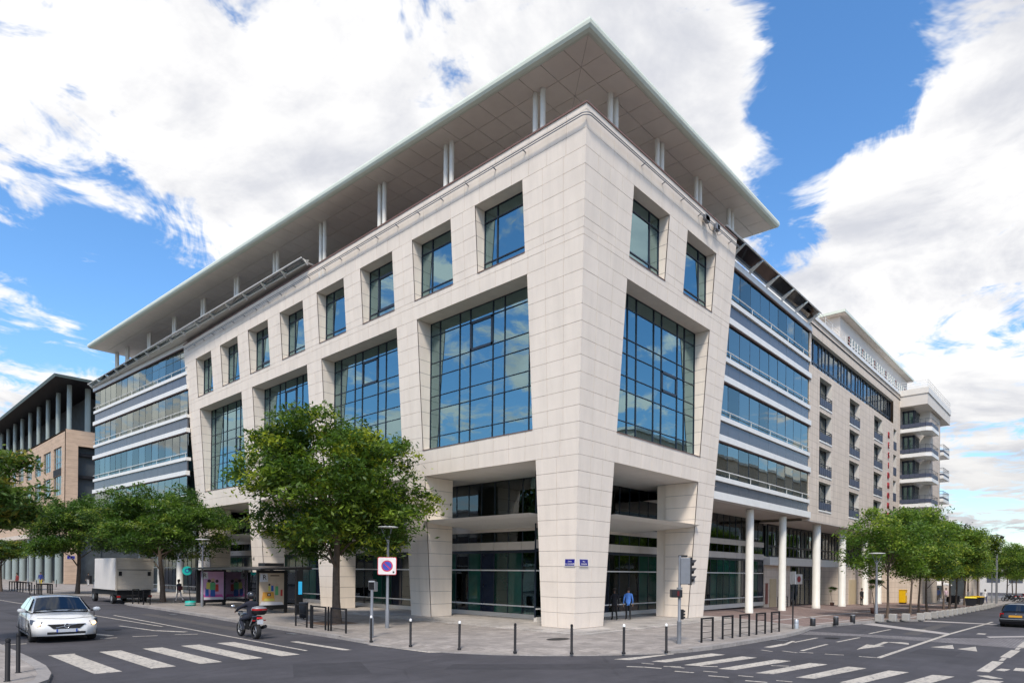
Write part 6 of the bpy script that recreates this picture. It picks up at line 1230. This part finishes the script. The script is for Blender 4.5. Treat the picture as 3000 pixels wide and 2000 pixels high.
ts = thing('temporary_bus_stop', 'teal disc on a leaning pole with a round teal ballast base', 'bus stop', (-5.73, 31.58, ZPAV)); MB().lathe([(.34, 0), (.38, .04), (.38, .30), (.33, .36), (.1, .38)], 0, 0, 0, 20, M['teal']).build('base', None, ts)
for z in (.12, .22): MB().tube([(.385*math.cos(2*math.pi*k/20), .385*math.sin(2*math.pi*k/20), z) for k in range(21)], .012, 5, M['sign_white']).build('band', None, ts)
MB().tube([(0, 0, .3), (-.22, .05, 2.5)], .03, 8, M['char']).build('pole', None, ts); dd_ = empty('disc', ts, (-.26, 0, 2.62), R(-110)); disc(dd_, 'face', 0, .33, M['teal'], .02); disc(dd_, 'back', 0, .33, M['teal'], -.02); disc(dd_, 'lettering', .10, .16, M['plate_navy'], .024)
# traffic light seen from the side and back
tl = thing('traffic_light', 'grey traffic light with three-lamp head, pedestrian box and small repeater', 'traffic light', (-1.36, -6.24, ZPAV), R(-42))
MB().lathe([(.085, -.05), (.085, .86), (.095, .88), (.06, .93), (.052, 3.45), (.052, 3.5)], 0, 0, 0, 14, M['grey_metal']).build('pole', None, tl)
hd_ = empty('signal_head', tl); MB().box(.0, .40, -.13, .13, 2.36, 3.42, M['grey_metal']).build('back_box', None, hd_, bevel=.03); MB().box(.40, .44, -.15, .15, 2.34, 3.44, M['black']).build('front_board', None, hd_)
for z in (2.58, 2.90, 3.22):
    m = MB(); n = 12
    vs = [(.44+(0 if j == 0 else .24*(.45+.55*max(0, math.sin(2*math.pi*k/n)))), .12*math.cos(2*math.pi*k/n), z+.12*math.sin(2*math.pi*k/n)) for j in (0, 1) for k in range(n)]; m.mesh(vs, [(k, n+k, n+(k+1) % n, (k+1) % n) for k in range(n)], M['black'], True); m.build('visor', None, hd_)
    disc(hd_, 'lens', 0, .10, M['spandrel'], .452, 16, 0, z)
MB().box(-.05, .3, -.03, .03, 3.44, 3.52, M['black']).build('top_clamp', None, hd_)
ph = empty('pedestrian_head', tl); MB().box(-.36, .08, -.14, .14, 1.84, 2.16, M['black']).build('box', None, ph, bevel=.03); MB().box(-.14, -.06, -.147, -.141, 1.90, 2.10, M['red_man']).build('red_figure', None, ph); MB().box(-.1, .1, -.05, .05, 2.17, 2.24, M['grey_metal']).build('bracket', None, ph)
rp = empty('repeater', tl); MB().box(.05, .17, -.06, .06, .97, 1.37, M['char']).build('box', None, rp, bevel=.02)
for z in (1.05, 1.17, 1.29): MB().lathe([(.04, 0), (.045, .06)], 0, 0, 0, 10, M['black']).build('visor', None, rp, (.17, 0, z)).rotation_euler = (0, R(90), 0)
# sign backs on a thin black pole, grey stub, stubby bollards, concrete blocks
ss_ = thing('sign_post', 'thin black pole with two grey sign backs by the kerb', 'sign', (9.46, -6.86, ZPAV), R(-45)); MB().lathe([(.035, -.05), (.035, 2.95)], 0, 0, 0, 10, M['black']).build('pole', None, ss_); MB().box(-.04, -.015, -.32, .02, 2.3, 2.95, M['steel']).build('sign_back', None, ss_); MB().box(.0, .025, .04, .36, 2.28, 2.94, M['steel']).build('sign_back', None, ss_)
st = thing('cable_stub', 'short pale grey stub at the foot of the thin sign pole', 'post', (9.62, -6.98, ZPAV)); MB().lathe([(.12, -.05), (.12, .45), (.09, .49)], 0, 0, 0, 14, M['steel']).build('body', None, st); MB().lathe([(.125, .3), (.125, .33)], 0, 0, 0, 14, M['grey_metal']).build('band', None, st)
SB = 'stubby black bollards at the forecourt edge'
for x, y, lb in ((12.1, -7.0, 'stubby black bollard nearest the thin sign pole'), (14.6, -7.45, 'middle one of the three stubby black bollards'), (17.5, -7.55, 'stubby black bollard nearest the concrete blocks')):
    t = thing('stub_bollard', lb, 'bollard', (x, y, zg(x)), 0, SB); MB().lathe([(.13, -.05), (.14, .0), (.14, .38), (.12, .40)], 0, 0, 0, 16, M['black']).build('body', None, t); MB().lathe([(.13, .40), (.145, .42), (.12, .46), (.001, .47)], 0, 0, 0, 16, M['grey_metal']).build('cap', None, t)
CB_ = 'concrete blocks along the right kerb'; blk_pos = [(20.87, -8.2), (22.51, -8.6), (23.9, -9.05), (25.73, -9.55), (27.6, -9.62), (29.6, -9.7), (31.5, -9.7), (33.4, -9.72), (35.4, -9.75), (37.6, -9.75), (39.8, -9.75), (42.0, -9.75), (44.4, -9.75), (47, -9.75), (50, -9.7), (53, -9.7), (56, -9.65), (59, -9.6), (62, -9.5), (65, -9.4)]
NUM = ['first', 'second', 'third', 'fourth', 'fifth', 'sixth', 'seventh', 'eighth', 'ninth', 'tenth', 'eleventh', 'twelfth', 'thirteenth', 'fourteenth', 'fifteenth', 'sixteenth', 'seventeenth', 'eighteenth', 'nineteenth', 'twentieth']
cme = None
for i, (x, y) in enumerate(blk_pos):
    if cme is None: o = MB().box(-.21, .21, -.21, .21, -.05, .42, M['concrete']).build('concrete_block', None, None, bevel=.03); cme = o
    else: o = cme.copy(); COL.objects.link(o)
    o.location = (x, y, zg(x)); o.rotation_euler = (0, 0, rng.uniform(-.06, .06)); tag(o, NUM[i]+' square concrete block along the right kerb, counted from the disc lamp', 'block', CB_)
# right-hand far things
yb = thing('letter_box', 'yellow letter box with pale label against the residence wall', 'letter box', (63.4, -.9, zg(63))); MB().box(-.5, .5, -.35, .35, .12, 1.62, M['yellow']).build('body', None, yb, bevel=.06); MB().box(-.2, .12, -.365, -.351, 1.0, 1.32, M['sign_white']).build('label_plate', None, yb); MB().box(-.42, .42, -.3, .3, -.05, .12, M['char']).build('plinth', None, yb); MB().box(-.54, .54, -.4, .4, 1.62, 1.68, M['yellow']).build('hood', None, yb, bevel=.02)
def wheelie(label, x, y, rz, lid, group='wheeled bins on the right pavement'):
    t = thing('wheeled_bin', label, 'bin', (x, y, zg(x)), rz, group); MB().hexa([(-.5, -.42, .12), (.5, -.42, .12), (.5, .42, .12), (-.5, .42, .12), (-.64, -.52, .98), (.64, -.52, .98), (.64, .52, .98), (-.64, .52, .98)], M['navy_plastic']).build('body', None, t, bevel=.03); MB().hexa([(-.68, -.56, .98), (.68, -.56, .98), (.68, .56, .98), (-.68, .56, .98), (-.6, -.48, 1.08), (.6, -.48, 1.08), (.6, .5, 1.12), (-.6, .5, 1.12)], lid).build('lid', None, t)
    for a in (-.45, .45):
        for b in (-.35, .35): MB().tube([(a, b-.03, .06), (a, b+.03, .06)], .08, 10, M['rubber']).build('wheel', None, t)
wheelie('dark wheeled bin with flat yellow lid, nearest to the street', 60.6, -7.9, R(8), M['yellow2']); wheelie('dark wheeled bin with orange-yellow lid behind the first bin', 67.9, -7.6, R(-10), M['yellow']); wheelie('dark wheeled bin with dark lid left of the yellow-lidded bins', 70, -5.1, R(4), M['navy_plastic'])
ms_ = thing('camera_mast', 'tall grey mast with a ball camera near its top', 'mast', (81.46, -8.06, zg(81))); MB().lathe([(.13, -.05), (.12, 4), (.09, 9.2)], 0, 0, 0, 12, M['grey_metal']).build('pole', None, ms_); MB().lathe([(.001, -.25), (.2, -.15), (.25, 0), (.2, .15), (.001, .22)], 0, 0, 0, 14, M['char']).build('camera', None, ms_, (.25, -.5, 8.75)); MB().tube([(0, 0, 9.0), (.25, -.5, 8.98)], .05, 6, M['grey_metal']).build('arm', None, ms_)
pa = thing('parasol', 'white parasol over the far terrace', 'parasol', (80.2, -1.6, zg(80))); MB().tube([(0, 0, 0), (0, 0, 2.9)], .035, 8, M['wood']).build('pole', None, pa); MB().lathe([(1.75, 2.25), (1.7, 2.38), (.8, 2.75), (.05, 3.0)], 0, 0, 0, 8, M['canvas'], False).build('canopy', None, pa); MB().lathe([(.3, -.05), (.3, .06), (.05, .1)], 0, 0, 0, 14, M['concrete']).build('foot', None, pa)
for i, (x, y, lb) in enumerate(((78.5, -1.2, 'dark terrace table left of the parasol'), (80.6, -3.0, 'dark terrace table in front of the parasol'), (84, -3.2, 'dark terrace table right of the parasol'), (87, -4.5, 'dark terrace table behind the white-shirted men'))):
    t = thing('terrace_table', lb, 'table', (x, y, zg(x)), .3*i, 'tables on the far terrace'); MB().box(-.7, .7, -.4, .4, .72, .76, M['wood']).build('top', None, t)
    for a in (-.6, .6): MB().box(a-.04, a+.04, -.3, .3, 0, .72, M['char']).build('leg', None, t)
    for s in (-1, 1): MB().box(-.65, .65, s*.75-.18, s*.75+.18, .42, .46, M['wood']).build('bench', None, t)
bd = thing('menu_board', 'white board on legs between the far trunks', 'sign', (79, -4.0, zg(79)), R(-90)); MB().box(-.05, .0, -.55, .55, .9, 1.75, M['cap_white']).build('panel', None, bd)
for a in (-.45, .45): MB().box(-.04, .0, a-.03, a+.03, 0, .9, M['char']).build('leg', None, bd)
for (x, y, sc, lb) in ((31.5, -5.4, 1.0, 'small ball-headed potted tree behind the first right-hand lamp'), (46.3, 2.0, .72, 'dark ball-headed potted shrub beside the glazed entrance')):
    t = tree('ball', (x, y, zg(x)), 1.0, sc, lb, 'potted trees on the forecourt', 'potted_tree'); MB().lathe([(.2, 0), (.24, .03), (.30, .45), (.27, .46), (.25, .42)], 0, 0, 0, 16, M['terracotta']).build('pot', None, t)
hr_ = thing('handrail', 'low dark handrail beside the tan side door', 'handrail', (33.0, 2.6, zg(33))); MB().tube([(0, 0, 0), (0, 0, 1.0), (2.4, 0, .98), (2.4, 0, 0)], .035, 6, M['char']).build('rail', None, hr_)
for z in (.3, .55, .8): MB().tube([(0, 0, z), (2.4, 0, z-.02)], .012, 5, M['char']).build('bar', None, hr_)
# street name plates
def nameplate(label, P, u0, u1, z0, z1, l1, l2, rz, tilt_):
    t = thing('street_name_plate', label, 'sign', P((u0+u1)/2, (z0+z1)/2, .012), rz); t.rotation_euler = (tilt_, 0, rz); w, h = abs(u1-u0), z1-z0
    MB().box(-w/2, w/2, -.012, .0, -h/2, h/2, M['sign_white']).build('border', None, t); MB().box(-w/2+.03, w/2-.03, -.016, -.0125, -h/2+.03, h/2-.03, M['plate_navy']).build('field', None, t)
    text('lettering', l1, .09, M['sign_white'], t, (0, -.019, .05), (R(90), 0, 0)); text('lettering', l2, .105, M['sign_white'], t, (0, -.019, -.08), (R(90), 0, 0)); return t
nameplate('blue street name plate on the left face of the corner pylon', PL, .44, -.20, 3.01, 3.38, 'Cours', 'DU DANUBE', R(-90), -S); nameplate('blue street name plate on the right face of the corner pylon', PR, .02, .74, 3.01, 3.38, 'Place', "D'ARIANE", 0, -S)
nameplate('small blue plate on the base of the terracotta corner', lambda u, z, d: (u, BY-.03-d, z), 2.2, 3.3, 4.0, 4.55, 'Cours', 'DU DANUBE', 0, 0)
pq = thing('brass_plaque', 'small grey plaque on the right entrance pylon', 'plaque', PR(11.6, 2.35, .02)); MB().box(-.25, .25, -.02, .0, -.17, .17, M['grey_metal']).build('plate', None, pq)
for a in (-.22, .22): MB().lathe([(.012, 0), (.012, .01)], 0, 0, 0, 8, M['steel']).build('screw', None, pq, (a, -.02, .13)).rotation_euler = (R(90), 0, 0)
